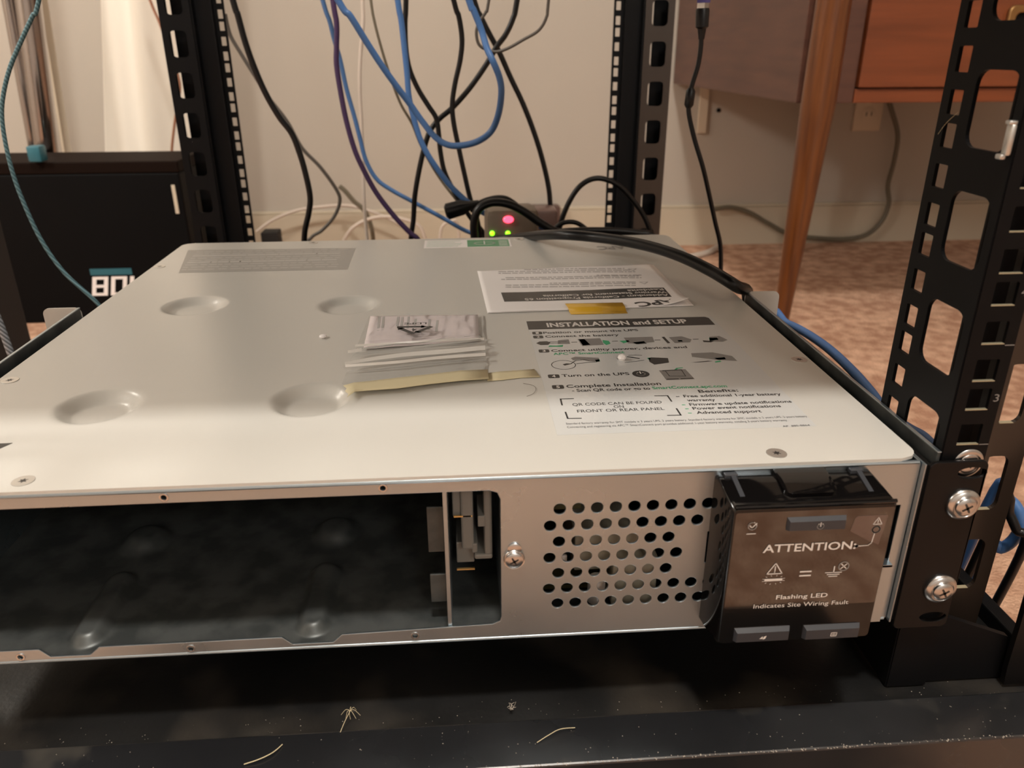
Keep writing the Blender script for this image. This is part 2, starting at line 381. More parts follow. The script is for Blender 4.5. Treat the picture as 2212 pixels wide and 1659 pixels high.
# shelf mounted higher up (above the frame): it throws the shadow over most of the lid
m = MB(); m.box(-448, 8, 2, 470, 232, 276, 2); m.build('upper_shelf', 'black', rack)

# ------------------------------------------------------------ support rails beside the battery backup
def rail(x, sgn, label):
    t = thing('support_rail', (x, 110, -86), label, 'rail', 'support rails beside the silver unit')
    m = MB(); a, b_ = sorted((x, x+sgn*1.4)); m.box(a, b_, -1, 232, -86, 2.6, .4)
    m.box(min(x, x-sgn*6), max(x, x-sgn*6), 8, 225, -87.5, -86)
    rb = m.build('rail_body', 'zinc_dark', t)
    MB().box(a-.15, b_+.15, -1.2, 232, 2.5, 3.1, .2).build('top_edge', 'zinc', rb)
    m = MB(); o0, o1 = (x, x+sgn*24)
    L = rrect(min(o0, o1), max(o0, o1), -60, 2.8, 4); cx = x+sgn*9
    sheet(m, [L, circ(cx, -8, 3.6)], (0, 232.5, 0), (1, 0, 0), (0, 0, 1), 1.4)
    m.build('rear_tab', 'lid', t); return t
rail(5.5, 1, 'thin grey metal support rail along the right side of the silver unit')
rail(-438.5, -1, 'thin grey metal support rail along the left side of the silver unit')

# ------------------------------------------------------------ the battery backup (rack unit)
W, D = 432.0, 427.0
ups = thing('battery_backup', (-216, 213, -84), 'wide silver rack-mount battery backup with an open battery bay and perforated front panel', 'battery backup')
dim = [(-366.5, 80, 20.5, 5), (-265.5, 80, 20.5, 5), (-368.5, 240.5, 21.5, 4.2), (-265.5, 234, 21, 4.2)]
def hgt(x, y):
    z = 0
    for cx, cy, r, dp in dim:
        d = math.hypot(x-cx, y-cy)
        if d < r:
            t = min(1, (r-d)/(r*.42)); z -= dp*(t*t*(3-2*t))
    return z
NX, NY = 216, 214; vs = []; fs = []; R_ = 9
for j in range(NY+1):
    y = D*j/NY; e = 0
    if y < R_: e = R_-math.sqrt(max(0, R_*R_-(R_-y)**2))
    if y > D-R_: e = R_-math.sqrt(max(0, R_*R_-(y-D+R_)**2))
    for i in range(NX+1):
        x = -W+e+(W-2*e)*i/NX; vs.append((x, y, hgt(x, y)))
for j in range(NY):
    for i in range(NX): a = j*(NX+1)+i; fs.append((a, a+1, a+NX+2, a+NX+1))
per = [i for i in range(NX+1)]+[j*(NX+1)+NX for j in range(1, NY+1)]+[NY*(NX+1)+i for i in range(NX-1, -1, -1)]+[j*(NX+1) for j in range(NY-1, 0, -1)]
n0 = len(vs)
for i in per: vs.append((vs[i][0], vs[i][1], -.5))
n1 = len(vs)
for i in per:
    x, y, _ = vs[i]; vs.append((x, y, -1.5))
for k in range(len(per)):
    k2 = (k+1) % len(per); fs.append((per[k], per[k2], n0+k2, n0+k)); fs.append((n0+k, n0+k2, n1+k2, n1+k))
lid = link('lid', vs, fs, 'lid', ups, True)
# body shell: front panel, bottom pan, sides, back
ch = MB()
bay = [(-428, -77.6), (-375, -77.6), (-371, -81.8), (-354.5, -81.8), (-350, -77.8), (-272.7, -77.6), (-268.5, -81.6), (-251, -81.6), (-247, -77.7), (-181, -76), (-177.6, -74.5), (-177, -72), (-177, -12), (-178.3, -9), (-181.5, -7.8), (-428, -7.8)]
HL = [bay]
rows = [(-152.3, 10), (-156.2, 9), (-152.3, 7), (-156.2, 8), (-152.3, 7), (-156.2, 10), (-152.3, 10)]
for i, (x0, n) in enumerate(rows):
    for k in range(n): HL.append(circ(x0+k*7.85, -18-i*8.05, 2.55, 18))
HL.append(rrect(-88.3, -82, -48.3, -32.3)); HL.append(rrect(-16, -5, -80, -23))
for x, z in ((-310.2, -5), (-224.2, -4.6), (-383.2, -80.9), (-312, -81), (-215.2, -80.2)): HL.append(circ(x, z, 1.1, 12))
sheet(ch, [rrect(-W, 0, -84.2, -1.8, 1.5, 3)]+HL, (0, .5, 0), (1, 0, 0), (0, 0, 1), 1.0, .25)
ch.box(-W, -W+1, 1, D-2, -84, -2); ch.box(-1, 0, 1, D-2, -84, -2); ch.box(-W, 0, D-3, D-2, -84, -2)
ch.box(-176.6, -175.6, 1, 300, -83, -3)
ch.tube([(-431, .3, -2.2), (-1, .3, -2.2)], .9, 8)
ch.tube([(-431, .3, -83.8), (-1, .3, -83.8)], .8, 8)
front = ch.build('chassis', 'zinc', ups, True)
for x, z in ((-310.2, -5), (-224.2, -4.6), (-383.2, -80.9), (-312, -81), (-215.2, -80.2)):
    m = MB(); sheet(m, [circ(x, z, 1.9, 16), circ(x, z, 1.15, 12)], (0, -.1, 0), (1, 0, 0), (0, 0, 1), .5, .1); m.build('threaded_hole_rim', 'chrome', ups, True)
# bay floor with pressed ribs
def bayh(x, y):
    z = -82.6
    for cx, y0, y1, r, hh in ((-360.5, 13, 50, 9, 4.6), (-261.5, 13, 50, 9, 4.6), (-361, 86, 87, 14, 6), (-261.5, 86, 87, 14, 6)):
        dy = max(y0-y, y-y1, 0); d = math.hypot(x-cx, dy)
        if d < r: t = min(1, (r-d)/(r*.62)); z += hh*(t*t*(3-2*t))
    return z
vs = []; fs = []; nx, ny = 250, 140
for j in range(ny+1):
    y = 1+(j/ny)**1.5*299
    for i in range(nx+1): x = -431+i*(254.5/nx); vs.append((x, y, bayh(x, y)))
for j in range(ny):
    for i in range(nx): a = j*(nx+1)+i; fs.append((a, a+1, a+nx+2, a+nx+1))
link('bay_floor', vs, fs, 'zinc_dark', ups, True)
m = MB(); m.box(-175, -1, 1, D-3, -84, -83); m.box(-431, -176, 299, 300, -83, -3); m.box(-431, -1, 1, 425, -7.2, -6.6)
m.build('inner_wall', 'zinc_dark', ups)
m = MB(); m.box(-200.6, -198.8, 1.2, 70, -82, -7.5, .2); m.build('bay_divider', 'zinc', ups)
for z0, z1 in ((-15, -12), (-45, -22), (-72, -57)):
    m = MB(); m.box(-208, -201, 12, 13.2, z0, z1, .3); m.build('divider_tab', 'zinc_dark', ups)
# battery connector in the bay
con = MB()
con.box(-193.5, -188, 14, 40, -46, -13, 1); con.box(-189, -186.5, 14, 40, -48, -43, .6)
con.box(-183.5, -180, 12, 38, -48, -10, 1); con.box(-188, -180, 12, 38, -50, -47.4, .8); con.box(-187, -180, 12, 38, -12.5, -9.6, .8)
con.box(-186.2, -183, 12, 30, -33, -27.5, .4); con.box(-197, -192, 16, 40, -30, -10.5, .6); con.box(-196, -188, 20, 40, -57, -46, .5)
co = con.build('battery_connector', 'conn', ups)
m = MB()
for x, z in ((-196.5, -11.5), (-196.5, -29), (-196, -56.8)): MB().box(x, x+8, 14, 15, z, z+.7).build('contact', 'gold', co)
# inside, behind the perforations
m = MB(); m.box(-160, -140, 18, 40, -30, -10, 1); m.build('transformer', 'pcb', ups); MB().box(-165, -100, 30, 120, -82, -80).build('circuit_board', 'pcb', ups)
m = MB(); m.box(-142, -112, 22, 60, -66, -46, 1); m.box(-125, -104, 16, 30, -82, -56, 1); m.build('heat_sink', 'tan', ups)
m = MB(); m.lathe((-133, 12, -75), (0, 0, 1), [(4, 0), (4, 12), (3, 13)]); m.box(-150, -147.5, 8, 9, -54, -47); m.build('capacitor', 'white_print', ups, True)
m = MB()
for p, q in (((1645, 690), (1672, 708)), ((1712, 752), (1745, 778)), ((1795, 818), (1838, 853)), ((1893, 893), (1945, 935))):
    y1, y0 = U(*p, 2, -2)[1], U(*q, 2, -2)[1]; MB().box(.1, 1.5, y0, y1, -5, -1.6, .3).build('lid_hook', 'zinc', ups)
# screws
def screw(c, n, r, h, parent, name='screw', flange=None):
    a, s_ = MB(), MB()
    if flange: a.lathe(c, n, [(flange, 0), (flange, h*.12), (flange*.96, h*.24), (flange*.84, h*.36), (r*1.16, h*.42), (r*1.06, h*.36), (r, h*.42), (r*.96, h*.56), (r*.8, h*.66), (r*.4, h*.72), (.05, h*.73)], 36); e0_ = h*.70
    else: a.lathe(c, n, [(r, 0), (r, h*.35), (r*.86, h*.8), (r*.55, h), (.05, h*1.02)], 28); e0_ = h
    x, y, d = rot_from(n); c = Vector(c); o = c+d*(e0_*1.06)
    for k in range(4):
        t = math.pi*k/2+.5; e = x*math.cos(t)+y*math.sin(t); w_ = d.cross(e)
        s_.add([o+w_*r*.12, o+e*r*.52+w_*r*.08, o+e*r*.52-w_*r*.08, o-w_*r*.12], [(0, 1, 2, 3)])
    o = a.build(name, 'chrome', parent, True); s_.build('drive_recess', 'slot', o); return o
for x, y in ((-366.7, 8.3), (-59.4, 8.1), (-6.2, 112.4), (-425.5, 115.9), (-426.5, 346.8), (-318.8, 420), (-136.6, 418)):
    a = MB(); sheet(a, [circ(x, y, 4.3, 24)], (0, 0, .12), (1, 0, 0), (0, 1, 0), .3, .1)
    o = a.build('lid_screw', 'steel_flat', ups, True)
    s_ = MB(); sheet(s_, [[(x+(1.9 if k % 2 else .9)*math.cos(k*math.pi/6), y+(1.9 if k % 2 else .9)*math.sin(k*math.pi/6)) for k in range(12)]], (0, 0, .3), (1, 0, 0), (0, 1, 0), .06); s_.build('drive_recess', 'slot', o)
screw((-171.4, 0, -41.3), (0, -1, 0), 3.9, 4, ups, 'panel_screw', 4.6)
MB().lathe((-171.2, -.05, -36.6), (0, -1, 0), [(3, 0), (3, .6), (2.6, .9)]).build('screw_hole_boss', 'chrome', ups, True)
# mounting ear
m = MB()
ear = rrect(1.6, 27, -86.8, -.4, 3)
sheet(m, [ear, [(15+9*0+4.6*math.cos(t)*1.35+5.5, -6+2.6*math.sin(t)) for t in [k*math.pi/10 for k in range(20)]],
          [(19.5+4.6*math.cos(t)*1.35, -81+2.6*math.sin(t)) for t in [k*math.pi/10 for k in range(20)]]], (0, -3.2, 0), (1, 0, 0), (0, 0, 1), 1.8, .35)
m.box(1.2, 3, -3, 30, -82, -2)
earo = m.build('mounting_ear', 'ear', ups, True)
m = MB(); m.box(.2, 1.1, -2.6, 12, -84, -2, .2); m.build('ear_bracket_edge', 'zinc', ups)
screw((19.5, -4.1, -20.9), (0, -1, 0), 4.6, 5.5, ups, 'mounting_screw', 7.4)
screw((19.2, -4.1, -64.8), (0, -1, 0), 4.6, 5.5, ups, 'mounting_screw', 7.4)
tag(screw((20, -.7, -3.1), (0, -1, 0), 4.2, 1.6, None, 'rack_screw', 6.6), 'silver washer-head screw half hidden behind the top of the black ear', 'screw')
# ear on the far left side
m = MB(); sheet(m, [rrect(-459, -433.6, -86.8, -.4, 3)], (0, -3.2, 0), (1, 0, 0), (0, 0, 1), 1.8, .35); m.build('mounting_ear', 'ear', ups, True)

# control panel (glossy black module on the front)
cp_ = MB(); F, B = -20.0, 0.0
fx0, fx1, fz0, fz1 = -86.5, -19.3, -76.3, -8.6; bx0, bx1, bz0, bz1 = -88.0, -22.0, -79, -4.4
def ring(x0, x1, z0, z1, y, r=2.0):
    return [(a, y, c) for a, c in rrect(x0, x1, z0, z1, r, 3)]
rs = [ring(bx0, bx1, bz0, bz1, B, 1.5), ring(bx0+.4, bx1-.2, bz0+.4, bz1, -6, 1.5), ring(fx0, fx1, fz0, fz1+.4, F+1.3, 2), ring(fx0+.9, fx1-.9, fz0+.9, fz1-.6, F, 1.6)]
n = len(rs[0]); vs = [p for r_ in rs for p in r_]; fs = []
for j in range(3):
    for k in range(n): fs.append((j*n+k, j*n+(k+1) % n, (j+1)*n+(k+1) % n, (j+1)*n+k))
fs += [tuple(range(n)), tuple(range(3*n, 4*n))]
cp_.add(vs, fs); panel = cp_.build('control_panel', 'gloss', ups, True)
panel['label'] = 'glossy black control panel with white printed attention notice'
m = MB(); sheet(m, [rrect(-85.2, -20.4, -57.4, -10.4, 1.0)], (0, F-.08, 0), (1, 0, 0), (0, 0, 1), .12); m.build('tinted_window', 'bronze', panel)
m = MB(); sheet(m, [[(-36.3, -15), (-35.2, -14), (-23.4, -14), (-22.8, -14.7), (-24.3, -28.2), (-28.5, -26.2), (-37.3, -21)]], (0, F-.2, 0), (1, 0, 0), (0, 0, 1), .1); m.build('led_window', 'tintwin', panel)
def button(x0, x1, z0, z1):
    m = MB(); m.hexa([(x0, F, z0), (x1, F, z0), (x1, F, z1), (x0, F, z1)], [(x0+.8, F-2, z0+.6), (x1-.8, F-2, z0+.6), (x1-.8, F-2, z1-1.3), (x0+.8, F-2, z1-1.3)])
    return m.build('button', 'button', panel)
b1 = button(-64.2, -40, -19.2, -13.2); b2 = button(-79.6, -55.6, -74.2, -67.6); b3 = button(-49.6, -25, -74.6, -67.9)
N = (0, -1, 0); PY = F-.35
def pt(x, z): return (x, PY, z)
def arc(cx, cz, r, a0, a1, n=16): return [pt(cx+r*math.cos(math.radians(a0+(a1-a0)*k/n)), cz+r*math.sin(math.radians(a0+(a1-a0)*k/n))) for k in range(n+1)]
pr = MB()
text(pr, 'ATTENTION:', pt(-72.3, -29.5), (1, 0, 0), (0, 0, 1), 3.7, 38.6, .015)
text(pr, 'Flashing LED', pt(-63.7, -53.2), (1, 0, 0), (0, 0, 1), 2.1, 22, .015)
text(pr, 'Indicates Site Wiring Fault', pt(-72.8, -57.4), (1, 0, 0), (0, 0, 1), 2.1, 40.8)
ribbon(pr, [pt(-69.2, -40.2), pt(-62.8, -40.2), pt(-66, -35), pt(-69.2, -40.2)], .45, N)
ribbon(pr, [pt(-66, -36.7), pt(-66, -38.6)], .45, N); ribbon(pr, [pt(-66, -39.3), pt(-66, -39.4)], .45, N)
ribbon(pr, [pt(-69.2, -43.2), pt(-62.9, -43.2)], 1.2, N)
for k in range(12):
    a = math.radians(k*30+15); c, s_ = math.cos(a), math.sin(a)
    if k in (1, 2, 3, 4, 7, 8, 9, 10, 0, 5, 6, 11): ribbon(pr, [pt(-66+c*4.1, -43.2+s_*1.9), pt(-66+c*4.8, -43.2+s_*2.3)], .2, N)
ribbon(pr, [pt(-55, -39.8), pt(-50.8, -39.8)], .7, N); ribbon(pr, [pt(-55, -41.8), pt(-50.8, -41.8)], .7, N)
ribbon(pr, [pt(-41, -38), pt(-41, -40.8)], .5, N)
for k, wd in enumerate((3.3, 2.5, 1.7)): ribbon(pr, [pt(-41-wd, -40.9-k*.95), pt(-41+wd, -40.9-k*.95)], .4, N)
ribbon(pr, arc(-37.1, -38, 2.1, 0, 360, 22), .4, N); ribbon(pr, [pt(-38.2, -39.1), pt(-36, -36.9)], .4, N); ribbon(pr, [pt(-38.2, -36.9), pt(-36, -39.1)], .4, N)
ribbon(pr, arc(-78, -16.6, 1.7, 60, 380, 18), .35, N); ribbon(pr, [pt(-79, -16.4), pt(-78.1, -17.4), pt(-76.4, -15.4)], .4, N); ribbon(pr, [pt(-79.8, -20.2), pt(-76.4, -20.2)], .4, N)
ribbon(pr, arc(-26.6, -20.7, 1.5, 0, 360, 20), .6, N); ribbon(pr, [pt(-26.9, -22.4), pt(-27.4, -27), pt(-28.6, -28.2), pt(-33.4, -28.4)], .35, N)
ribbon(pr, arc(-33.4, -28.4, .35, 0, 360, 10), .7, N)
ribbon(pr, [pt(-28.3, -18.2), pt(-24.7, -18.2), pt(-26.5, -15), pt(-28.3, -18.2)], .3, N); ribbon(pr, [pt(-26.5, -16.2), pt(-26.5, -17.5)], .3, N)
pr.build('printed_notice', 'white_print', panel)
for b_, (cx, cz), kind in ((b1, (-51, -16.8), 0), (b2, (-67.5, -71.6), 1), (b3, (-36.6, -71.8), 2)):
    g = MB(); PY = F-2.15
    if kind == 0: ribbon(g, arc(cx, cz, 1.3, -235, 55, 16), .35, N); ribbon(g, [pt(cx, cz), pt(cx, cz+1.6)], .35, N)
    elif kind == 1:
        g.add([pt(cx-1.6, cz-.6), pt(cx, cz-.6), pt(cx-.2, cz+.8)], [(0, 1, 2)]); g.add([pt(cx, cz-1), pt(cx+1, cz-.6), pt(cx+1.5, cz+1), pt(cx+.3, cz+.5)], [(0, 1, 2, 3)])
    else: ribbon(g, [pt(cx-1.4, cz-.9), pt(cx+1, cz-.9), pt(cx+1.2, cz+1), pt(cx-1.2, cz+1), pt(cx-1.4, cz-.9)], .3, N); ribbon(g, [pt(cx-.7, cz+.3), pt(cx+.6, cz+.3)], .25, N); ribbon(g, [pt(cx-.8, cz-.3), pt(cx+.5, cz-.3)], .25, N)
    g.build('button_symbol', 'white_print', b_)
PY = F-.35
# top of the module: latch tab and two clips
m = MB()
def topz(y): return bz1+(fz1-bz1)*(y/F)
tp = []
for x0, x1, y0, y1 in ((-64, -42, -15.5, -.5),):
    L = rrect(x0, x1, y0, y1+6, 3.5); Ls = [(a, min(c, y1)) for a, c in L]
    vs = [(a, c, topz(c)+.2) for a, c in Ls]+[(a, c, topz(c)+2.2) for a, c in Ls]
    cx, cy = (x0+x1)/2, (y0+y1)/2; vs += [(cx+(a-cx)*.88, cy+(c-cy)*.86, topz(c)+2.6) for a, c in Ls]
    q = len(Ls); fs = [tuple(range(q)), tuple(range(2*q, 3*q))]+[(j*q+k, j*q+(k+1) % q, (j+1)*q+(k+1) % q, (j+1)*q+k) for j in (0, 1) for k in range(q)]
    m.add(vs, fs)
m.build('latch_tab', 'gloss', panel, True)
for x in (-82.5, -29.5):
    m = MB(); m.box(x-2.5, x+3, -3.5, -.6, topz(-2)+.2, topz(-2)+2, .3)
    m.hexa([(x, -3.5, topz(-3.5)+1), (x+2, -3.5, topz(-3.5)+1), (x+2.6, -14, topz(-14)), (x+.6, -14, topz(-14))], [(x, -3.5, topz(-3.5)+2), (x+2, -3.5, topz(-3.5)+2), (x+2.6, -14, topz(-14)+.7), (x+.6, -14, topz(-14)+.7)])
    m.build('clip', 'button', panel)
m = MB(); m.tube([(-85.5, -19.4, fz1+.5), (-20, -19.4, fz1+.5)], .9, 8); m.build('front_lip', 'gloss', panel, True)
m = MB(); m.box(-20, -5, 2, 3.2, -83, -55); m.box(-18, -4.5, -3, -1.8, -83, -52); m.box(-18, -4.5, -3, 2, -53, -51.8)
m.build('cable_clip_bracket', 'zinc', ups)

# ---------------- stickers on the lid (parts of the unit)
ZL = .12
def LP(u, v, z=ZL): a = U(u, v, 2, 0); return (a[0], a[1], z)
S3 = lambda x, y: (1080+x/3.0722, 660+y/3.0722)
film = MB(); film.box(-149.8, -31.5, 32, 189.5, .02, .1); stk = film.build('setup_sticker', 'film', ups)
stk['label'] = 'large rectangular clear instruction sticker with black and green print'
m = MB(); sheet(m, [[(-149.8, 173.6), (-34, 173.6), (-34, 187), (-36, 189.4), (-149.8, 189.4)]], (0, 0, .13), (1, 0, 0), (0, 1, 0), .04); m.build('title_band', 'black_print', stk)
def tx(mb, s, a, b_, vtop=None, h=None, bold=.02, z=.16, S=S3):
    """lettering whose baseline runs between two photo points on the lid"""
    p, q = Vector(LP(*S(*a), z)), Vector(LP(*S(*b_), z)); d = q-p
    if h is None: h = abs(LP(*S(a[0], vtop))[1]-p.y)
    d.z = 0; text(mb, s, p, d, (-d.y, d.x, 0), h, d.length, bold, 0)
wt, bk, gn = MB(), MB(), MB()
tx(wt, 'INSTALLATION and SETUP', (315, 145), (1250, 118), h=7.6, bold=.03, z=.2)
tx(bk, 'Position or mount the UPS', (288, 189), (920, 170), h=3.6)
tx(bk, 'Connect the battery', (302, 214), (792, 202), h=3.6)
tx(bk, 'Connect utility power, devices and', (342, 309), (1245, 283), h=3.6)
tx(gn, 'APC\u2122 SmartConnect', (355, 330), (828, 317), h=3.4)
tx(bk, 'Turn on the UPS', (412, 476), (862, 462), h=3.6)
tx(bk, 'Complete Installation', (443, 548), (1072, 528), h=3.8)
tx(bk, '- Scan QR code or go to', (480, 575), (1000, 559), h=3.3)
tx(gn, 'SmartConnect.apc.com', (1015, 557), (1510, 543), h=3.3)
tx(bk, 'QR CODE CAN BE FOUND', (483, 668), (1077, 650), h=3.0, bold=.005)
tx(bk, 'ON', (758, 682), (825, 680), h=3.0, bold=.005)
tx(bk, 'FRONT OR REAR PANEL', (515, 712), (1095, 694), h=3.0, bold=.005)
tx(bk, 'Benefits:', (1322, 580), (1585, 572), h=3.3)
tx(bk, 'Free additional 1-year battery', (1222, 611), (1868, 596), h=2.9)
tx(bk, 'warranty', (1245, 638), (1432, 634), h=2.9)
tx(bk, 'Firmware update notifications', (1262, 667), (1940, 645), h=2.9)
tx(bk, 'Power event notifications', (1283, 693), (1868, 675), h=2.9)
tx(bk, 'Advanced support', (1308, 721), (1740, 710), h=2.9)
for a in ((1172, 606), (1212, 661), (1233, 687), (1253, 716)): ribbon(gn if a[0] > 1200 else bk, [LP(*S3(*a), .16), LP(*S3(a[0]+14, a[1]), .16)], .7)
tx(bk, 'Standard factory warranty for SMT models is 3 years UPS, 2 years battery. Standard factory warranty for SMC models is 2 years UPS, 2 years battery.', (440, 792), (2045, 742), h=1.9, bold=0)
tx(bk, 'Connecting and registering via APC\u2122 SmartConnect port provides additional 1-year battery warranty, totaling 3-years battery warranty.', (447, 815), (1912, 768), h=1.9, bold=0)
tx(bk, 'AP  885-8864', (1880, 808), (2060, 800), h=1.5, bold=.005)
for L in (((485, 620), (402, 622), (412, 662)), ((1030, 601), (1112, 600), (1138, 637)), ((435, 710), (450, 751), (537, 750)), ((1115, 731), (1200, 729), (1172, 686))):
    ribbon(bk, [LP(*S3(*p), .16) for p in L], .8)
for k, (x, y) in enumerate(((247, 184), (254, 210), (292, 303), (357, 471), (385, 542))):
    c = LP(*S3(x, y), .15); sheet(bk, [rrect(c[0]-3, c[0]+3, c[1]-2.4, c[1]+2.4, 1)], (0, 0, .14), (1, 0, 0), (0, 1, 0), .03)
    text(wt, str(k+1), (c[0]-.9, c[1]-1.5, .22), (1, 0, 0), (0, 1, 0), 3, 1.8, .02, 0)
c = LP(*S3(935, 455)); disc(bk, c[0], c[1], 4.6, .16); PYs = [(c[0]+2.2*math.cos(math.radians(a)), c[1]+2.2*math.sin(math.radians(a)), .2) for a in range(-235, 56, 18)]
ribbon(wt, PYs, .6); ribbon(wt, [(c[0], c[1]+.3, .2), (c[0], c[1]+2.9, .2)], .6)
gy, dk = MB(), MB()
def poly(mb, pts, z=.14): quad(mb, [LP(*S3(*p), z) for p in pts])
poly(dk, [(240, 252), (262, 240), (310, 238), (335, 246), (322, 262), (270, 264)]); poly(gy, [(385, 232), (455, 226), (466, 256), (384, 256)])
ribbon(dk, [LP(*S3(330, 243), .15), LP(*S3(440, 240), .15)], .6); ribbon(dk, [LP(*S3(330, 252), .15), LP(*S3(400, 250), .15)], .6)
poly(gn, [(320, 276), (330, 266), (372, 268), (420, 262), (416, 276), (370, 275)])
poly(gy, [(515, 224), (665, 218), (690, 262), (545, 270)]); poly(dk, [(523, 226), (560, 224), (600, 262), (550, 266)]); poly(gn, [(680, 230), (722, 236), (734, 254), (706, 264), (684, 248)])
poly(gy, [(820, 214), (1012, 208), (1026, 244), (950, 250), (920, 256), (850, 252)]); poly(dk, [(880, 246), (955, 238), (975, 254), (905, 258)]); poly(gn, [(792, 236), (850, 232), (862, 240), (820, 252)])
poly(gy, [(1120, 212), (1205, 205), (1272, 226), (1262, 246), (1160, 250)]); poly(dk, [(1072, 210), (1090, 208), (1130, 250), (1112, 252)]); poly(gn, [(1180, 232), (1205, 230), (1215, 240), (1185, 241)])
poly(gy, [(1390, 208), (1455, 203), (1512, 230), (1480, 242), (1390, 240)]); poly(dk, [(1345, 232), (1420, 238), (1400, 246), (1352, 244)]); poly(gn, [(1385, 216), (1440, 214), (1450, 228), (1395, 236)])
for x in (478, 748, 1030, 1284): ribbon(dk, [LP(*S3(x, 245-(x-478)*.025), .15), LP(*S3(x+30, 244-(x-478)*.025), .15)], .8)
poly(gy, [(470, 350), (500, 341), (655, 348), (663, 375), (600, 372), (530, 360), (485, 365)]); poly(gn, [(630, 362), (660, 358), (664, 370), (640, 376)])
ribbon(dk, [(LP(*S3(422, 395))[0]+6.5*math.cos(a*.3), LP(*S3(422, 395))[1]+6.5*math.sin(a*.3), .15) for a in range(22)], .45)
poly(dk, [(415, 392), (440, 385), (480, 388), (430, 400)]); ribbon(dk, [LP(*S3(*p), .15) for p in ((470, 388), (500, 368), (560, 360), (590, 368))], .6); ribbon(dk, [LP(*S3(*p), .15) for p in ((510, 388), (570, 380), (640, 376))], .6)
poly(dk, [(985, 350), (1005, 345), (1115, 350), (1122, 380), (1025, 394), (992, 375)]); poly(gn, [(975, 350), (1000, 346), (996, 366)])
ribbon(dk, [LP(*S3(*p), .15) for p in ((830, 380), (900, 372), (955, 364))], .5); ribbon(dk, [LP(*S3(*p), .15) for p in ((850, 342), (880, 346), (920, 352))], 1.2); ribbon(dk, [LP(*S3(*p), .15) for p in ((855, 332), (900, 330), (940, 332))], .6); ribbon(dk, [LP(*S3(*p), .15) for p in ((780, 356), (835, 345))], .5)
poly(gy, [(1268, 318), (1410, 312), (1540, 336), (1576, 370), (1440, 362), (1275, 342)]); poly(gn, [(1420, 350), (1490, 344), (1500, 358), (1450, 362)]); poly(gn, [(1425, 374), (1460, 366), (1470, 374), (1430, 380)])
poly(dk, [(1265, 380), (1380, 368), (1415, 370), (1330, 378)])
poly(gy, [(1055, 432), (1230, 424), (1293, 490), (1105, 497)]); ribbon(dk, [LP(*S3(*p), .16) for p in ((1098, 436), (1125, 470), (1232, 470), (1205, 430))], .5); ribbon(dk, [LP(*S3(*p), .16) for p in ((1085, 434), (1200, 428))], 1.2)
ribbon(dk, [LP(*S3(*p), .16) for p in ((1115, 490), (1180, 488))], 1); ribbon(dk, [LP(*S3(*p), .16) for p in ((1205, 487), (1278, 484))], 1)
poly(gn, [(1150, 432), (1170, 416), (1215, 411), (1212, 416), (1180, 421), (1172, 431)])
wt.build('white_lettering', 'white_print', stk); bk.build('black_lettering', 'black_print', stk); gn.build('green_lettering', 'green', stk)
gy.build('picture_body', 'grey_print', stk); dk.build('picture_detail', 'black_print', stk)
# grey specification sticker, green sticker, warning triangle, brand mark
m = MB(); quad(m, [(-421, 401, .1), (-405.5, 326.5, .1), (-277.5, 326, .1), (-279, 397, .1)][::-1]); s2 = m.build('specification_sticker', 'lid_grey', ups)
s2['label'] = 'grey rectangular sticker with faint unreadable print at the rear left of the lid'
m = MB()
for j in range(9):
    y = 392-j*7.2; x = -412+j*.7
    while x < -292:
        l = random.uniform(3, 11)
        if j not in (2, 5): m.add([(x, y, .14), (x+l, y, .14), (x+l, y+1.6, .14), (x, y+1.6, .14)], [(0, 1, 2, 3)])
        else: m.add([(x, y, .14), (x+l+2, y, .14), (x+l+2, y+3.2, .14), (x, y+3.2, .14)], [(0, 1, 2, 3)])
        x += l+random.uniform(1, 3)
m.build('fine_print', 'lid_grey2', s2)
m = MB(); m.box(-220.5, -144.8, 391, 420, .02, .1); s3 = m.build('registration_sticker', 'paper', ups); s3['label'] = 'small white and green sticker at the rear edge of the lid'
m = MB(); m.box(-183, -146.5, 392.5, 418.5, .1, .16); g2 = m.build('green_field', 'dkgreen', s3)
m = MB(); ribbon(m, [(-168+9*math.cos(a*.35), 405+5*math.sin(a*.35), .2) for a in range(19)], 1.1); ribbon(m, [(-168, 402, .2), (-168, 413, .2)], 1)
for j in range(4): ribbon(m, [(-154.5, 397+j*5.2, .2), (-148.5, 397+j*5.2, .2)], 1.6)
m.build('white_emblem', 'paper', s3)
m = MB()
for j in range(5): ribbon(m, [(-218, 396+j*5, .14), (-188-random.random()*8, 396+j*5, .14)], 1)
m.build('fine_print', 'dkgreen', s3)
m = MB(); sheet(m, [[(-387.8, 42.6), (-412, 42.6), (-400, 21)], [(-392.8, 39.8), (-407, 39.8), (-400, 27)]], (0, 0, .1), (1, 0, 0), (0, 1, 0), .1); m.build('warning_triangle', 'black_print', ups)
m = MB(); text(m, 'APC', (-48, 385, .12), (-1, 0, 0), (0, -1, 0), 12, 24, .02, 0); m.build('brand_mark', 'grey_print', ups)

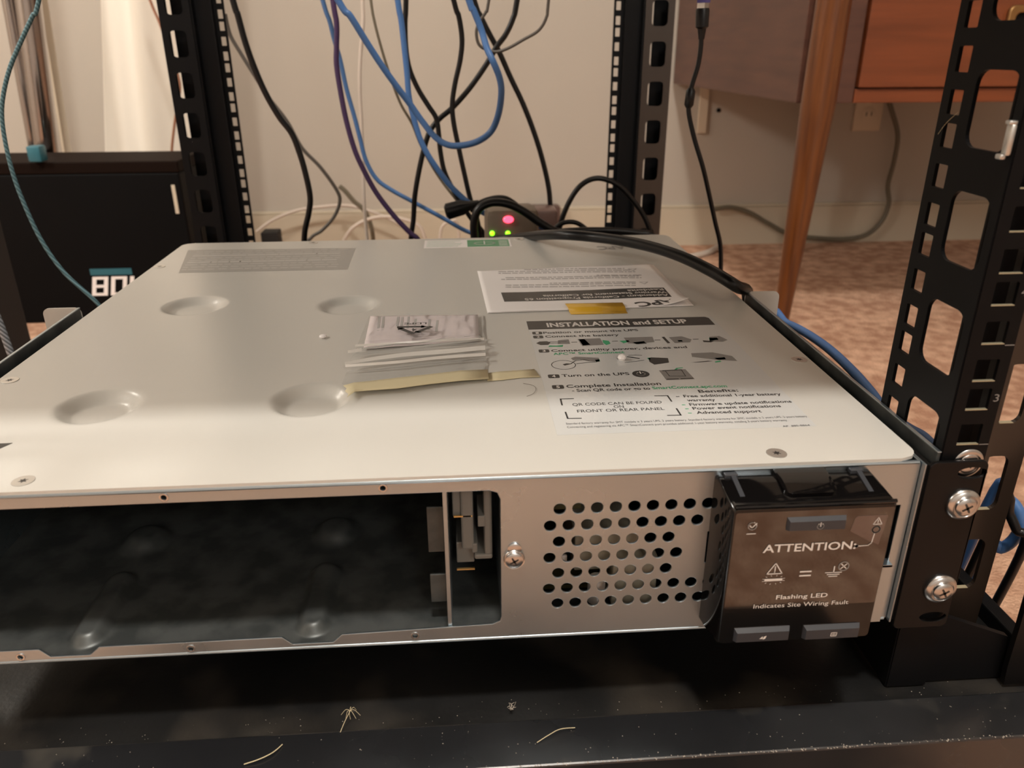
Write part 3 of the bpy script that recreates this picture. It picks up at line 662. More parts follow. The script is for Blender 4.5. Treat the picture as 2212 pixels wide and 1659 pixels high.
# ---------------- papers, tape and bag lying on the lid
lf = thing('warning_leaflet', (-105, 260, .3), 'white printed leaflet with a curled corner lying upside down under amber tape', 'leaflet')
def bil(c, s, t): return [c[0][i]*(1-s)*(1-t)+c[1][i]*s*(1-t)+c[2][i]*s*t+c[3][i]*(1-s)*t for i in (0, 1)]
pc = [(-173.5, 207), (-36.5, 212), (-38, 319), (-177, 310)]
def pz(s, t, curl): 
    d = max(0, s*1.0+(1-t)*.55-1.36); return curl*d*d*150+.5*max(0, math.sin(s*9+t*3))*.6
for curl, z0, nm, sx in ((0, .35, 'lower_sheet', 1), (1, .75, 'top_sheet', .985)):
    vs = []; fs = []; n = 40
    for j in range(n+1):
        for i in range(n+1):
            s, t = i/n*sx, j/n; p = bil(pc, s, t); z = z0+pz(s, t, curl)*(.3 if not curl else 1); dx = -max(0, s+(1-t)*.55-1.36)*8*curl; vs.append((p[0]+dx, p[1]-dx*.6, z))
    for j in range(n):
        for i in range(n): a = j*(n+1)+i; fs.append((a, a+1, a+n+2, a+n+1))
    o = link(nm, vs, fs, 'paper', lf, True)
    sd = o.modifiers.new('s', 'SOLIDIFY'); sd.thickness = .00012
S4 = lambda x, y: (880+x/3.2529, 500+y/3.2529)
def LQ(x, y, z=2.0): return LP(*S4(x, y), z)
ZP = 1.75
def sheetz(x, y):
    s = max(0, min(1, (x+174.5)/138)); t = max(0, min(1, (y-207-3.5*s)/104)); return .75+pz(s, t, 1)
def drape(mb, off): mb.v = [(x, y, sheetz(x, y)+off) for x, y, z in mb.v]; return mb
band = MB(); B4 = [LQ(658, 441, ZP), LQ(682, 506, ZP), LQ(1857, 470, ZP+.1), LQ(1800, 403, ZP+.1)]
for i in range(41):
    for j in range(5): a = bil(B4, 0, 0); p = bil([B4[0], B4[3], B4[2], B4[1]], i/40, j/4); band.v.append((p[0], p[1], 0))
band.f = [(i*5+j, i*5+j+1, i*5+j+6, i*5+j+5) for i in range(40) for j in range(4)]
drape(band, .22); bo = band.build('title_band', 'black_print', lf)
ptx = MB()
def txr(mb, s, a, b_, h, z, bold=.01, S=S4):    # reads right to left in the photo, upside down
    p, q = Vector(LP(*S(*a), z)), Vector(LP(*S(*b_), z)); d = q-p; d.z = 0; text(mb, s, p, d, (-d.y, d.x, 0), h, d.length, bold, 0)
txr(ptx, 'Addendum - California Proposition 65', (1828, 452), (822, 484), 4.6, ZP+.3, .02)
txr(ptx, 'Warning Statement for California', (1815, 432), (950, 459), 4.6, ZP+.3, .02)
txr(ptx, 'Residents', (1790, 411), (1540, 424), 4.6, ZP+.3, .02); drape(ptx, .4).build('band_lettering', 'white_print', bo)
m = MB(); txr(m, 'APC', (1862, 486), (1590, 512), 9.5, ZP+1.2, .03); drape(m, .25).build('brand_lettering', 'black_print', lf)
m = MB()
for j, (y, x0, x1) in enumerate(((400, 690, 1600), (386, 690, 1600), (372, 1000, 1600), (345, 660, 1640), (333, 690, 1620), (318, 1330, 1640), (302, 640, 1600), (290, 640, 1560), (276, 820, 1520))):
    x = x0
    while x < x1:
        l = random.uniform(14, 70); l = min(l, x1-x+4); yy = y-(x-x0)*.012
        quad(m, [LQ(x, yy+3, ZP), LQ(x+l, yy+3, ZP), LQ(x+l, yy-2, ZP), LQ(x, yy-2, ZP)]); x += l+8
for (x, y) in ((1660, 370), (1580, 276)): ribbon(m, [LQ(x-28, y-5, ZP), LQ(x+28, y-6, ZP), LQ(x+6, y+8, ZP), LQ(x-28, y-5, ZP)], .7)
drape(m, .22).build('body_print', 'paper_text', lf)
m = MB(); q = [LQ(1106, 528, 0), LQ(1510, 521, 0), LQ(1548, 577, 0), LQ(1150, 585, 0)]
n = 10; vs = []; 
for k in range(n+1):
    t = k/n; zz = 2.2 if t < .5 else max(.3, 2.2-(t-.5)*8)
    a = Vector(q[0]).lerp(Vector(q[3]), t); b_ = Vector(q[1]).lerp(Vector(q[2]), t); vs += [(a.x, a.y, zz), (b_.x, b_.y, zz)]
tp = link('amber_tape', vs, [(2*k, 2*k+1, 2*k+3, 2*k+2) for k in range(n)], 'kapton', None, True); sd = tp.modifiers.new('s', 'SOLIDIFY'); sd.thickness = .0001
tag(tp, 'short strip of amber yellow tape holding the edge of the printed leaflet', 'tape')
# bag
S5 = lambda x, y: (700+x/4.424, 640+y/4.424)
def sheetgrid(name, c, zf, m_, n1=60, n2=70, jit=None):
    vs = []; fs = []
    for j in range(n2+1):
        for i in range(n1+1):
            s, t = i/n1, j/n2; p = bil(c, s, t); vs.append((p[0], p[1], zf(s, t)))
    for j in range(n2):
        for i in range(n1): a = j*(n1+1)+i; fs.append((a, a+1, a+n1+2, a+n1+1))
    return link(name, vs, fs, m_, None, True)
from mathutils import noise as NZ
bc = [U(*S5(170, 850), 2, 0)[:2], U(*S5(1560, 745), 2, 0)[:2], U(*S5(1520, 190), 2, 0)[:2], U(*S5(430, 205), 2, 0)[:2]]
def bagz(s, t):
    z = 2.2+.5*NZ.noise(Vector((s*5, t*9, 1)))
    for c0, h_, w_ in ((.18+.08*s, 1.6, .022), (.27+.14*s, 3.4, .028), (.38+.09*s, 2.4, .020), (.50+.04*s, 1.8, .022), (.09+.05*s, 1.0, .02), (.44+.02*s, 1.2, .015)):
        z += h_*math.exp(-((t-c0)/w_)**2)
    z += (.5 if t > .55 else .25)*NZ.noise(Vector((s*14, t*5, 4)))
    return z*min(1, (min(s, 1-s)*14+.45))*min(1, .45+t*3)
bg = sheetgrid('plastic_bag', bc, bagz, 'bag', 70, 160)
tag(bg, 'clear crinkled plastic bag lying flat on the silver lid above the masking tape', 'plastic bag')
rc = MB()
# recycling mark printed on the bag, upside down
def BP(x, y, z=4.9): return LP(*S5(x, y), z)
tri = [(700, 368), (1030, 362), (858, 432)]
for k in range(3):
    a, b_ = Vector(BP(*tri[k])), Vector(BP(*tri[(k+1) % 3])); ribbon(rc, [a.lerp(b_, .08), a.lerp(b_, .72)], 3.0)
    e = a.lerp(b_, .70); t = (b_-a).normalized(); s_ = t.cross(Vector((0, 0, 1)))*2.6; rc.add([e+s_, e-s_, e+t*4.5], [(0, 1, 2)])
txr(rc, '4', (888, 380), (842, 382), 4.6, 4.9, .03, S5); txr(rc, 'LDPE', (985, 322), (772, 326), 3.4, 4.9, .02, S5)
rc.build('recycling_mark', 'black_print', bg)
for lo, hi, w_ in (([(210, 738), (700, 700), (1100, 655), (1545, 622)], None, 1.5), ([(208, 712), (450, 668), (800, 618), (1200, 585), (1540, 552)], None, 3.6), ([(235, 600), (370, 575)], None, 2.2), ([(300, 528), (700, 505), (1100, 478), (1530, 462)], None, .8)):
    P_ = spline([LP(*S5(*p), 4.6 if w_ > 1 else 3.8) for p in lo], 6); q_ = MB()
    for k, p in enumerate(P_):
        wv = w_*(.35+.65*min(1, k/len(P_)*1.6)); q_.v += [(p.x, p.y-wv, p.z-.7), (p.x, p.y, p.z+.5), (p.x, p.y+wv, p.z-.7)]
    q_.f = [f for k in range(len(P_)-1) for f in ((k*3, k*3+1, k*3+4, k*3+3), (k*3+1, k*3+2, k*3+5, k*3+4))]
    q_.build('bag_fold', 'milky', bg, True)
lc = [U(*S5(x, y), 2, 0)[:2] for x, y in ((378, 520), (1482, 440), (1470, 195), (445, 208))]
ins = sheetgrid('folded_leaflet', lc, lambda s, t: 1.0+.25*NZ.noise(Vector((s*6, t*8, 9))), 'pinkpaper', 20, 20)
sd = ins.modifiers.new('s', 'SOLIDIFY'); sd.thickness = .0004
tag(ins, 'pale pinkish folded leaflet showing through the clear plastic bag', 'leaflet')
m = MB()
for x0, y0, y1 in ((520, 215, 350), (560, 215, 345), (700, 215, 330), (740, 220, 320), (800, 215, 330), (870, 220, 300), (1000, 240, 340), (1075, 250, 360)):
    quad(m, [BP(x0, y0, 1.5), BP(x0+22, y0, 1.5), BP(x0+10, y1, 1.5), BP(x0-14, y1, 1.5)])
m.build('faint_print', 'lid_grey2', ins)
mc = [S5(*p) for p in ((215, 1012), (190, 905))]
def tape_strip(name, lo, hi, zf, label, ragged=True):
    vs = []; fs = []; n = len(lo)
    for k in range(n):
        for j in range(5):
            a = Vector(LP(*S5(*lo[k]), 0)).lerp(Vector(LP(*S5(*hi[k]), 0)), j/4); 
            if k == 0 and ragged and j % 2: a.x += 1.2
            vs.append((a.x, a.y, zf(k/(n-1), j/4)))
    for k in range(n-1):
        for j in range(4): a = k*5+j; fs.append((a, a+1, a+6, a+5))
    o = link(name, vs, fs, 'masking', None, True); sd = o.modifiers.new('s', 'SOLIDIFY'); sd.thickness = .00015; return tag(o, label, 'tape', 'masking tape strips on the lid')
tape_strip('masking_tape', [(225, 1015), (300, 955), (420, 945), (700, 925), (1000, 880), (1300, 843), (1575, 820)], [(188, 905), (290, 868), (430, 855), (720, 820), (1000, 785), (1300, 745), (1565, 730)], lambda a, b_: 2.6-1.4*max(0, a-.5)+(.4 if a < .15 else 0), 'long cream masking tape strip across the open end of the plastic bag')
tape_strip('masking_tape', [(1560, 818), (1700, 808), (1880, 785), (2065, 780)], [(1560, 742), (1700, 725), (1880, 712), (2010, 705)], lambda a, b_: .5+.25*math.sin(a*9), 'short cream masking tape strip stuck to the lid right of the bag', False)
for (u, v, h_, lb) in ((698, 730, 2.0, 'tiny white foam crumb on the bare lid left of the plastic bag'), (1343, 778, 3.2, 'tiny white foam crumb standing on the instruction sticker')):
    a = U(u, v, 2, 0); m = MB(); m.lathe((a[0], a[1], 0.1), (0, 0, 1), [(1.6, 0), (2.3, h_*.4), (2.0, h_*.8), (.8, h_)], 9); tag(m.build('foam_crumb', 'paper', None, True), lb, 'crumb', 'foam crumbs on the lid')

# ------------------------------------------------------------ cables
def cable(name, pts, r, m_, label, cat='cable', Y=None, group=None, down=True, n=10, parts=None):
    """pts: (u, v[, depth]) photo points with the depth (mm) of each"""
    P = []
    for p in pts:
        d = p[2] if len(p) > 2 else Y
        P.append(U(p[0], p[1], 1, d))
    if pts[0][1] <= 2:                       # comes down from equipment above the frame
        a, b_ = Vector(P[0]), Vector(P[1]); P = [tuple(a+(a-b_).normalized()*70+Vector((0, 0, 30)))]+P
    if pts[-1][1] <= 2:
        a, b_ = Vector(P[-1]), Vector(P[-2]); P = P+[tuple(a+(a-b_).normalized()*70+Vector((0, 0, 30)))]
    elif down: 
        a, b_ = Vector(P[-1]), Vector(P[-2]); P.append(tuple(a+(a-b_).normalized()*15+Vector((0, 5, -20)))); P.append((P[-1][0], P[-1][1]+10, max(P[-1][2]-30, BZ+8) if P[-1][1] < 780 else FLOOR+4))
    m = MB().tube(spline(P, 6), r, n); o = m.build(name, m_, None, True)
    if label: tag(o, label, cat, group)
    return o, P
cable('power_cable', [(503, 0), (513, 30), (528, 85), (547, 140), (573, 200), (603, 252), (630, 288), (647, 330), (660, 375), (670, 425), (667, 460), (658, 505)], 3.3, 'cord', 'thick black cord hanging beside the left rear rack post', 'cord', 640)
cable('signal_cable', [(486, 30), (497, 75), (520, 115), (545, 155), (580, 210), (620, 262), (652, 319), (692, 361), (727, 410), (734, 436), (721, 469), (695, 498), (672, 514)], 2.6, 'cord_grey', 'thin dark grey cable curving behind the thick black cord at left', 'cable', 900)
cable('signal_cable', [(783, 0), (784, 50), (778, 130), (777, 190), (780, 250), (783, 320), (785, 400), (788, 460), (793, 515)], 2.4, 'white_cord', 'thin off-white cable hanging nearly straight down', 'cable', 800)
cable('network_cable', [(719, 0), (727, 50), (727, 100), (727, 140), (736, 200), (748, 260), (765, 320), (783, 362), (812, 415), (850, 465), (885, 502), (905, 520)], 3.0, 'indigo', 'dark indigo network cable sweeping down past the thin white cable', 'cable', 660)
cable('network_cable', [(697, 0), (712, 45), (722, 85), (735, 130), (748, 190), (765, 250), (778, 300), (790, 345), (812, 385), (845, 410), (900, 440), (955, 470), (1005, 498), (1060, 520)], 2.7, 'blue_pale', 'faded blue network cable running low behind the lid toward the lights', 'cable', 720)
cable('network_cable', [(730, 0, 560), (757, 35, 560), (790, 88, 565), (825, 142, 570), (858, 188, 575), (888, 228, 580), (912, 262, 580), (940, 296, 575), (968, 313, 570), (1000, 314, 565), (1035, 304, 560), (1062, 282, 560), (1077, 245, 555), (1083, 200, 550), (1079, 168, 550), (1066, 135, 550), (1052, 105, 555), (1040, 65, 560), (1022, 20, 560), (1013, 0, 560)], 3.3, 'blue', 'blue network cable forming a big hanging U-shaped loop', 'cable')
cable('network_cable', [(859, 0), (866, 40), (871, 81), (879, 156), (884, 212), (900, 277), (916, 319), (942, 361), (981, 410), (1033, 453), (1080, 475), (1110, 484), (1156, 486), (1195, 500), (1240, 520)], 3.1, 'blue', 'blue network cable hanging straight then curving under the red light', 'cable', 610)
cable('signal_cable', [(801, 0), (808, 42), (820, 90), (838, 150), (864, 221), (890, 267), (912, 320), (950, 385), (1000, 450), (1040, 505)], 1.6, 'cord_olive', 'very thin olive grey wire slanting behind the blue cables', 'wire', 700)
cable('power_cable', [(877, 0), (875, 50), (877, 105), (885, 150), (903, 192), (925, 228), (942, 255), (948, 290), (951, 325), (960, 370), (978, 408), (1000, 445), (1020, 475), (1045, 505)], 2.9, 'cord', 'black cord starting beside the straight blue cable and crossing to the plug', 'cord', 655)
cable('power_cable', [(980, 0), (991, 35), (998, 85), (994, 130), (983, 180), (977, 225), (980, 265), (990, 315), (1002, 370), (1016, 430), (1030, 470)], 2.9, 'cord', 'black cord bowing gently inside the blue cable loop', 'cord', 640)
cable('power_cable', [(1117, 0), (1108, 40), (1092, 75), (1072, 102), (1050, 140), (1015, 190), (978, 232), (948, 258), (928, 285), (915, 325), (904, 375), (896, 425), (893, 475), (888, 515)], 3.2, 'cord', 'black cord crossing diagonally from upper right to lower left', 'cord', 680)
cable('power_cable', [(1024, 0), (1038, 35), (1058, 75), (1078, 112), (1103, 168), (1130, 225), (1155, 290), (1173, 350), (1185, 405), (1189, 450), (1190, 475)], 3.2, 'cord', 'black cord slanting down to the dark wall plug', 'cord', 700, down=False)
cable('signal_cable', [(1056, 0), (1050, 25), (1035, 48), (1029, 70), (1034, 95), (1050, 107), (1072, 112), (1098, 104), (1130, 86), (1163, 66), (1180, 38), (1185, 0)], 1.6, 'cord_grey', 'very thin dark wire looping under the crossed black cords', 'wire', 590)
cable('power_cable', [(1205, 505), (1215, 470), (1230, 435), (1250, 405), (1275, 388), (1302, 386), (1335, 400), (1365, 430), (1390, 465), (1405, 505)], 3.0, 'cord', 'black cord arching in front of the right rear rack post', 'cord', 600)
cable('power_cable', [(1025, 515), (1024, 480), (1034, 452), (1060, 438), (1095, 440), (1130, 456), (1165, 480), (1200, 500), (1235, 512)], 4.2, 'cord', 'thick black cord arching over the adapter with green lights', 'cord', 520)
cable('power_cable', [(1015, 455), (1040, 437), (1070, 428), (1095, 430), (1120, 447)], 3.2, 'cord', 'short black cord leaving the stubby plug toward the right', 'cord', 600, down=False)
cable('power_cable', [(1195, 497), (1215, 482), (1240, 480), (1260, 490), (1275, 508)], 2.6, 'cord', 'small black cord loop low beside the arching cord', 'cord', 560)
cable('power_cable', [(1150, 515), (1195, 503), (1250, 498), (1320, 498), (1380, 503), (1410, 510)], 3.4, 'cord', 'black cord lying low behind the rear edge of the lid', 'cord', 520)
# cord over the lid
P = [V3 for V3 in [U(1060, 520, 1, 470), U(1120, 513, 1, 446)]]
for u, v, z in ((1200, 507, 14), (1290, 513, 17), (1380, 527, 19), (1460, 550, 19), (1530, 582, 16), (1590, 618, 11)): a = U(u, v, 2, z); P.append(a)
P += [(13, 247, -4), (18, 256, -40), (22, 262, -85), (24, 285, BZ+6)]
tag(MB().tube(spline(P, 8), 4.2, 14).build('power_cable', 'cord', None, True), 'thick glossy black cord lying across the rear right corner of the lid', 'cord')
# cable with plug hanging at the right
t = thing('usb_cable', U(1557, 590, 1, 440), 'black cable with a rectangular metal plug and ferrite bead hanging right of the rear post', 'cable')
Pc = [U(1515, 70, 1, 440), U(1514, 100, 1, 440), U(1508, 140, 1, 440), U(1496, 180, 1, 440), U(1489, 210, 1, 440), U(1488, 245, 1, 440), U(1500, 300, 1, 440), U(1518, 360, 1, 440), U(1532, 420, 1, 445), U(1545, 480, 1, 450), U(1556, 530, 1, 455), U(1557, 590, 1, 460), U(1556, 640, 1, 470)]
MB().tube(spline(Pc, 6), 2.1, 10).build('cord', 'cord', t, True)
a, b_ = Vector(U(1518, 18, 1, 440)), Vector(U(1515, 85, 1, 440)); d = b_-a
MB().tube([a, a+d*.06, a+d*.6, a+d*.66, b_], [5.4, 5.9, 5.6, 3.8, 2.6], 12).build('plug_body', 'cord', t, True)
a2 = Vector(U(1522, -30, 1, 440)); m = MB().tube([a2, a], [5, 5], 4); pl = m.build('plug_shell', 'chrome', t)
MB().tube([Vector(U(1521, -10, 1, 437)), Vector(U(1520, 6, 1, 437))], [5.6, 5.6], 4).build('plug_insert', 'usb', t)
a, b_ = Vector(U(1493, 190, 1, 440)), Vector(U(1487, 233, 1, 440)); MB().tube([a, a.lerp(b_, .15), a.lerp(b_, .85), b_], [2.6, 4.2, 4.2, 2.6], 12).build('ferrite_bead', 'cord', t, True)
# blue cable along the right side, outside the rack
def cablex(pts, r, m_, label, name='network_cable', zend=FLOOR+4, dx=0):
    P = [U(u, v, 0, x) for u, v, x in pts]; a, b_ = P[0], P[-1]
    P = [(a[0]-dx+4, a[1]+95, FLOOR+4), (a[0]-dx, a[1]+60, FLOOR+8), (a[0]-dx*.7, a[1]+22, a[2]*.5+FLOOR*.5)]+P+[(b_[0]-dx*.7, b_[1]+14, b_[2]*.6+zend*.4), (b_[0]-dx, b_[1]+40, zend+4), (b_[0]-dx+2, b_[1]+75, zend)]; return tag(MB().tube(spline(P, 6), r, 12).build(name, m_, None, True), label, 'cable')
cablex([(1655, 690, 55), (1700, 699, 55), (1745, 722, 54), (1792, 755, 52), (1840, 800, 50), (1880, 845, 48), (1918, 895, 46), (1960, 925, 44), (2000, 950, 44), (2040, 1010, 44)], 3.0, 'blue', 'blue network cable running outside the right support rail toward the front post', 'network_cable', BZ+4)
cablex([(2150, 1060, 110), (2175, 1075, 112), (2198, 1100, 115), (2203, 1140, 118), (2185, 1170, 118), (2160, 1185, 114), (2135, 1188, 110)], 3.2, 'blue', 'blue network cable loop on the carpet beside the right front post')
cablex([(2165, 1090, 105), (2180, 1110, 108), (2196, 1145, 112), (2212, 1180, 118)], 2.6, 'cord', 'short black cord crossing the blue loop beside the right front post', 'power_cable')
# left side braided cables
cable('braided_cable', [(84, 0), (70, 35), (45, 90), (22, 145), (8, 200), (4, 250), (12, 310), (28, 375), (52, 440), (90, 520), (140, 590), (215, 660)], 1.7, 'teal_braid', 'teal braided cable curving down the left side past the black case', 'cable', 420)
cable('braided_cable', [(-25, 640), (0, 700), (13, 735), (28, 775)], 2.8, 'grey_braid', 'short grey braided cable at the far left edge', 'cable', 330)
cable('signal_cable', [(324, 0), (345, 50), (368, 115), (388, 180), (383, 229), (376, 275), (371, 330)], 2.4, 'brown_cord', 'thin brown cord hanging against the cream curtain', 'cord', 1300)
# cords near the wall
cable('wall_cable', [(555, 500), (590, 475), (640, 455), (700, 446), (750, 444), (790, 453), (830, 468), (870, 490)], 3.5, 'white_cord', 'pale cord arching along the baseboard behind the thick black cord', 'cord', 1540)
cable('wall_cable', [(742, 520), (762, 492), (795, 474), (830, 468), (870, 473), (905, 488), (918, 515)], 4, 'white_cord', 'pale cord loop low on the wall behind the indigo cable', 'cord', 1440)
cable('wall_cable', [(733, 402), (745, 412), (765, 435), (785, 452), (795, 470)], 5, 'cord_olive', 'stubby olive grey cord end leaning against the wall', 'cord', 1480)
cable('wall_cable', [(950, 520), (955, 490), (975, 478)], 3, 'white_cord', 'tiny pale cord end beside the stubby black plug', 'cord', 1300)
cable('wall_cable', [(1543, 452), (1580, 448), (1620, 460), (1660, 483), (1705, 506), (1760, 514), (1820, 517), (1870, 508), (1903, 480), (1920, 440), (1918, 400), (1932, 345), (1939, 290), (1925, 235), (1915, 205)], 5.5, 'cord_olive', 'grey brown cord sagging along the wall behind the wooden desk leg', 'cord', 1570, down=False)
a = [(1470, 556), (1500, 553), (1530, 545), (1552, 532)]
tag(MB().tube(spline([U(u, v, 2, FLOOR+6) for u, v in a], 6), 7, 10).build('wall_cable', 'white_cord', None, True), 'white cord lying on the carpet behind the right rear corner', 'cord')

# ------------------------------------------------------------ adapters behind the unit
def pbox(name, u0, u1, v0, v1, y, dep, m_, bev, label, cat, zb=None):
    a, b_ = U(u0, v0, 1, y), U(u1, v1, 1, y); t = thing(name, ((a[0]+b_[0])/2, y+dep/2, zb if zb is not None else b_[2]), label, cat)
    MB().box(a[0], b_[0], y, y+dep, zb if zb is not None else b_[2], a[2], bev).build('housing', m_, t, True); return t
ad = pbox('power_adapter', 1048, 1165, 452, 530, 560, 40, 'adapter', 9, 'taupe power adapter with one red and two green lights behind the lid', 'power adapter', BZ)
for u in (1063, 1097): c = U(u, 504, 1, 559); MB().lathe(c, (0, -1, 0), [(2.6, -.5), (2.6, .8), (1.4, 2.0)], 12).build('green_light', 'led_green', ad, True)
c = U(1098, 474, 1, 560); MB().lathe((c[0], 560, c[2]), (0, -1, 0), [(5.6, 0), (5.6, 1.2), (4, 2.6)], 20, 1, .68).build('red_light', 'led_red', ad, True)
ad2 = pbox('power_strip', 1120, 1205, 455, 500, 640, 34, 'brown_box', 4, 'dark brown power strip behind the lighted adapter', 'power strip', BZ)
wp = pbox('wall_plug', 1135, 1210, 447, 500, 1560, 36, 'brown_box', 4, 'dark plug block on the wall at the end of a black cord', 'plug')
m = MB(); a, b_ = Vector(U(962, 458, 1, 600)), Vector(U(1035, 438, 1, 600))
tag(m.tube([a, a.lerp(b_, .06), a.lerp(b_, .5), a.lerp(b_, .72), b_], [6, 9, 8.5, 5, 3.2], 14).build('cord_plug', 'cord', None, True), 'stubby black moulded plug behind the crossed cables', 'plug')
pbox('small_box', 562, 602, 503, 530, 1300, 40, 'grille', 2, 'small dark box low against the wall beside the left rear post', 'box', FLOOR)
# wall outlet plates
def outlet(u0, u1, v1, lab):
    a, b_ = U(u0, v1, 1, 1600), U(u1, v1, 1, 1600); t = thing('outlet_plate', ((a[0]+b_[0])/2, 1598, a[2]), lab, 'wall outlet')
    MB().box(a[0], b_[0], 1594, 1600, a[2], a[2]+112, 2).build('plate', 'plate', t, True)
    for k in (0, 1):
        cx = (a[0]+b_[0])/2; m = MB(); m.lathe((cx, 1594, a[2]+36+k*40), (0, -1, 0), [(17, 0), (17, 1.2), (15.5, 1.6)], 24); s = m.build('socket', 'plate', t, True)
        m = MB(); m.box(cx-7, cx-5, 1591.9, 1592.6, a[2]+34+k*40, a[2]+43+k*40); m.box(cx+5, cx+7, 1591.9, 1592.6, a[2]+34+k*40, a[2]+43+k*40); m.build('slot', 'box_black', s)
outlet(1838, 1897, 283, 'cream outlet plate on the wall under the desk')
m = MB(); a, b_ = U(1512, 190, 1, 1600), U(1521, 287, 1, 1600); m.box(a[0], b_[0]+2, 1592, 1600, b_[2], a[2]+40, 1); tag(m.build('cable_cover', 'plate', None), 'narrow cream vertical strip on the wall beside the hanging cable', 'strip')
m = MB(); c = U(1552, 238, 1, 1600); m.lathe((c[0], 1600, c[2]), (0, -1, 0), [(5, 0), (5, 2), (3, 3)], 12); tag(m.build('wall_hook', 'box_black', None, True), 'small dark round peg on the wall under the desk panel', 'peg')

# ------------------------------------------------------------ the desk
dx, dy, dz = 305.0, 893.0, 82.0
desk = thing('desk', (900, 1240, FLOOR), 'brown wooden desk with tapered legs and an orange drawer front', 'desk')
m = MB(); m.box(dx, dx+18, dy+8, 1590, dz, 470, 1); m.build('side_panel', 'desk', desk)
m = MB(); m.box(dx, 1750, dy, 1590, 455, 480, 3); m.build('desktop', 'desk_front', desk)
m = MB(); m.box(dx+18, 1750, 1575, 1590, dz, 455, 1); m.build('back_panel', 'desk', desk)
m = MB(); m.box(387, 1100, dy+12, 1570, dz+4, dz+12); m.build('drawer_bottom', 'desk', desk)
m = MB(); m.box(352, 387, dy+2, dy+20, dz, 455, 1); m.build('front_stile', 'desk', desk)
m = MB(); m.box(387, 1100, dy, dy+20, dz, dz+19, 1); m.build('lower_rail', 'desk_front', desk)
dr = MB().box(389, 1098, dy-5, dy+14, dz+21, 330, 1.5).build('drawer', 'desk_front', desk)
m = MB(); cx, cz = 611, 168; L = rrect(cx-25, cx+60, cz-20, cz+42, 9); Li = rrect(cx-14, cx+50, cz-9, cz+32, 7)
sheet(m, [L, Li], (0, dy-9, 0), (1, 0, 0), (0, 0, 1), 7, 2); h = m.build('drawer_pull', 'brass', dr, True)
m = MB(); sheet(m, [rrect(cx-14, cx+50, cz-9, cz+32, 7)], (0, dy-6.5, 0), (1, 0, 0), (0, 0, 1), 2); m.build('pull_recess', 'box_black', h)
def leg(x, y):
    m = MB(); m.tube([(x, y, 455), (x, y, 380), (x-3, y, 84), (x-9, y, -100), (x-15, y, FLOOR)], [23, 23, 24, 17, 10], 24); m.build('leg', 'desk_leg', desk, True)
leg(331, dy-26+10); leg(1720, dy-16); q = U(1742, 450, 1, 1500); leg(q[0], 1500); leg(1720, 1500)

# ------------------------------------------------------------ left background
cs = thing('black_case', (-790, 1200, FLOOR), 'wide black case with white digits under a teal bar on its front', 'case')
cx0, cx1, cyf, cyb = -1190, -652, 1100, 1235
MB().box(cx0, cx1, cyf, cyb, FLOOR, -32, 3).build('body', 'box_black', cs)
MB().box(cx0, cx1+1, cyf-1, cyb+6, -32, -13, 2).build('top', 'box_top', cs)
m = MB(); m.box(cx1-16, cx1-10, cyf-1.6, cyf, -100, -52, .5); m.build('handle_slot', 'cream', cs)
m = MB(); a = U(196, 592, 1, cyf); b_ = U(276, 592, 1, cyf); m.box(a[0], b_[0]+8, cyf-1, cyf, a[2]-2, a[2]+9); m.build('teal_bar', 'teal', cs)
m = MB(); 
def seg(px, on):
    x0 = px; z1 = a[2]-5; w_, h_ = 27, 34; t_ = 7; sl = .22
    rect = {'t': (0, w_, h_-t_*.7, h_), 'b': (0, w_, 0, t_*.7), 'm': (0, w_, h_/2-2.5, h_/2+2.5), 'l': (0, t_, 0, h_), 'r': (w_-t_, w_, 0, h_), 'i': (0, t_, 0, h_)}
    for k in on:
        p, q, r_, s_ = rect[k]; m.add([(x0+p+sl*(r_-h_), cyf-.8-.1*ord(k)/120, z1-h_+r_), (x0+q+sl*(r_-h_), cyf-.8-.1*ord(k)/120, z1-h_+r_), (x0+q+sl*(s_-h_), cyf-.8-.1*ord(k)/120, z1-h_+s_), (x0+p+sl*(s_-h_), cyf-.8-.1*ord(k)/120, z1-h_+s_)], [(0, 1, 2, 3)])
seg(a[0]+2, 'tbmlr'); seg(a[0]+34, 'tblr'); seg(a[0]+66, 'i'); m.build('digit', 'paper', cs)
m = MB(); p = U(80, 332, 1, 1098); m.box(p[0]-10, p[0]+11, 1085, 1110, p[2]-12, p[2]+13, 3); tag(m.build('teal_clip', 'teal', None, True), 'small teal clip on the top edge of the black case', 'clip')
m = MB(); p = U(93, 338, 1, 1090); 
# curtain
CXA, _, CZA = U(215, 0, 1, 1490); CXB, _, CZB = U(222, 320, 1, 1490)
vs = []; fs = []; n = 160
for j in range(25):
    z = -280+j*95
    for i in range(n+1):
        s = i/n; x = CXA+(z-CZA)*(CXA-CXB)/(CZA-CZB)*.9+s*175+s*(CZA-z)*.14; y = 1490+9*math.sin(s*9+.4*math.sin(z*.004))+3*math.sin(s*23+z*.004); vs.append((x, y, z))
for j in range(24):
    for i in range(n): a0 = j*(n+1)+i; fs.append((a0, a0+1, a0+n+2, a0+n+1))
cu = link('curtain', vs, fs, 'curtain', None, True); sd = cu.modifiers.new('s', 'SOLIDIFY'); sd.thickness = .0015; tag(cu, 'cream fabric curtain hanging behind the black case', 'curtain')
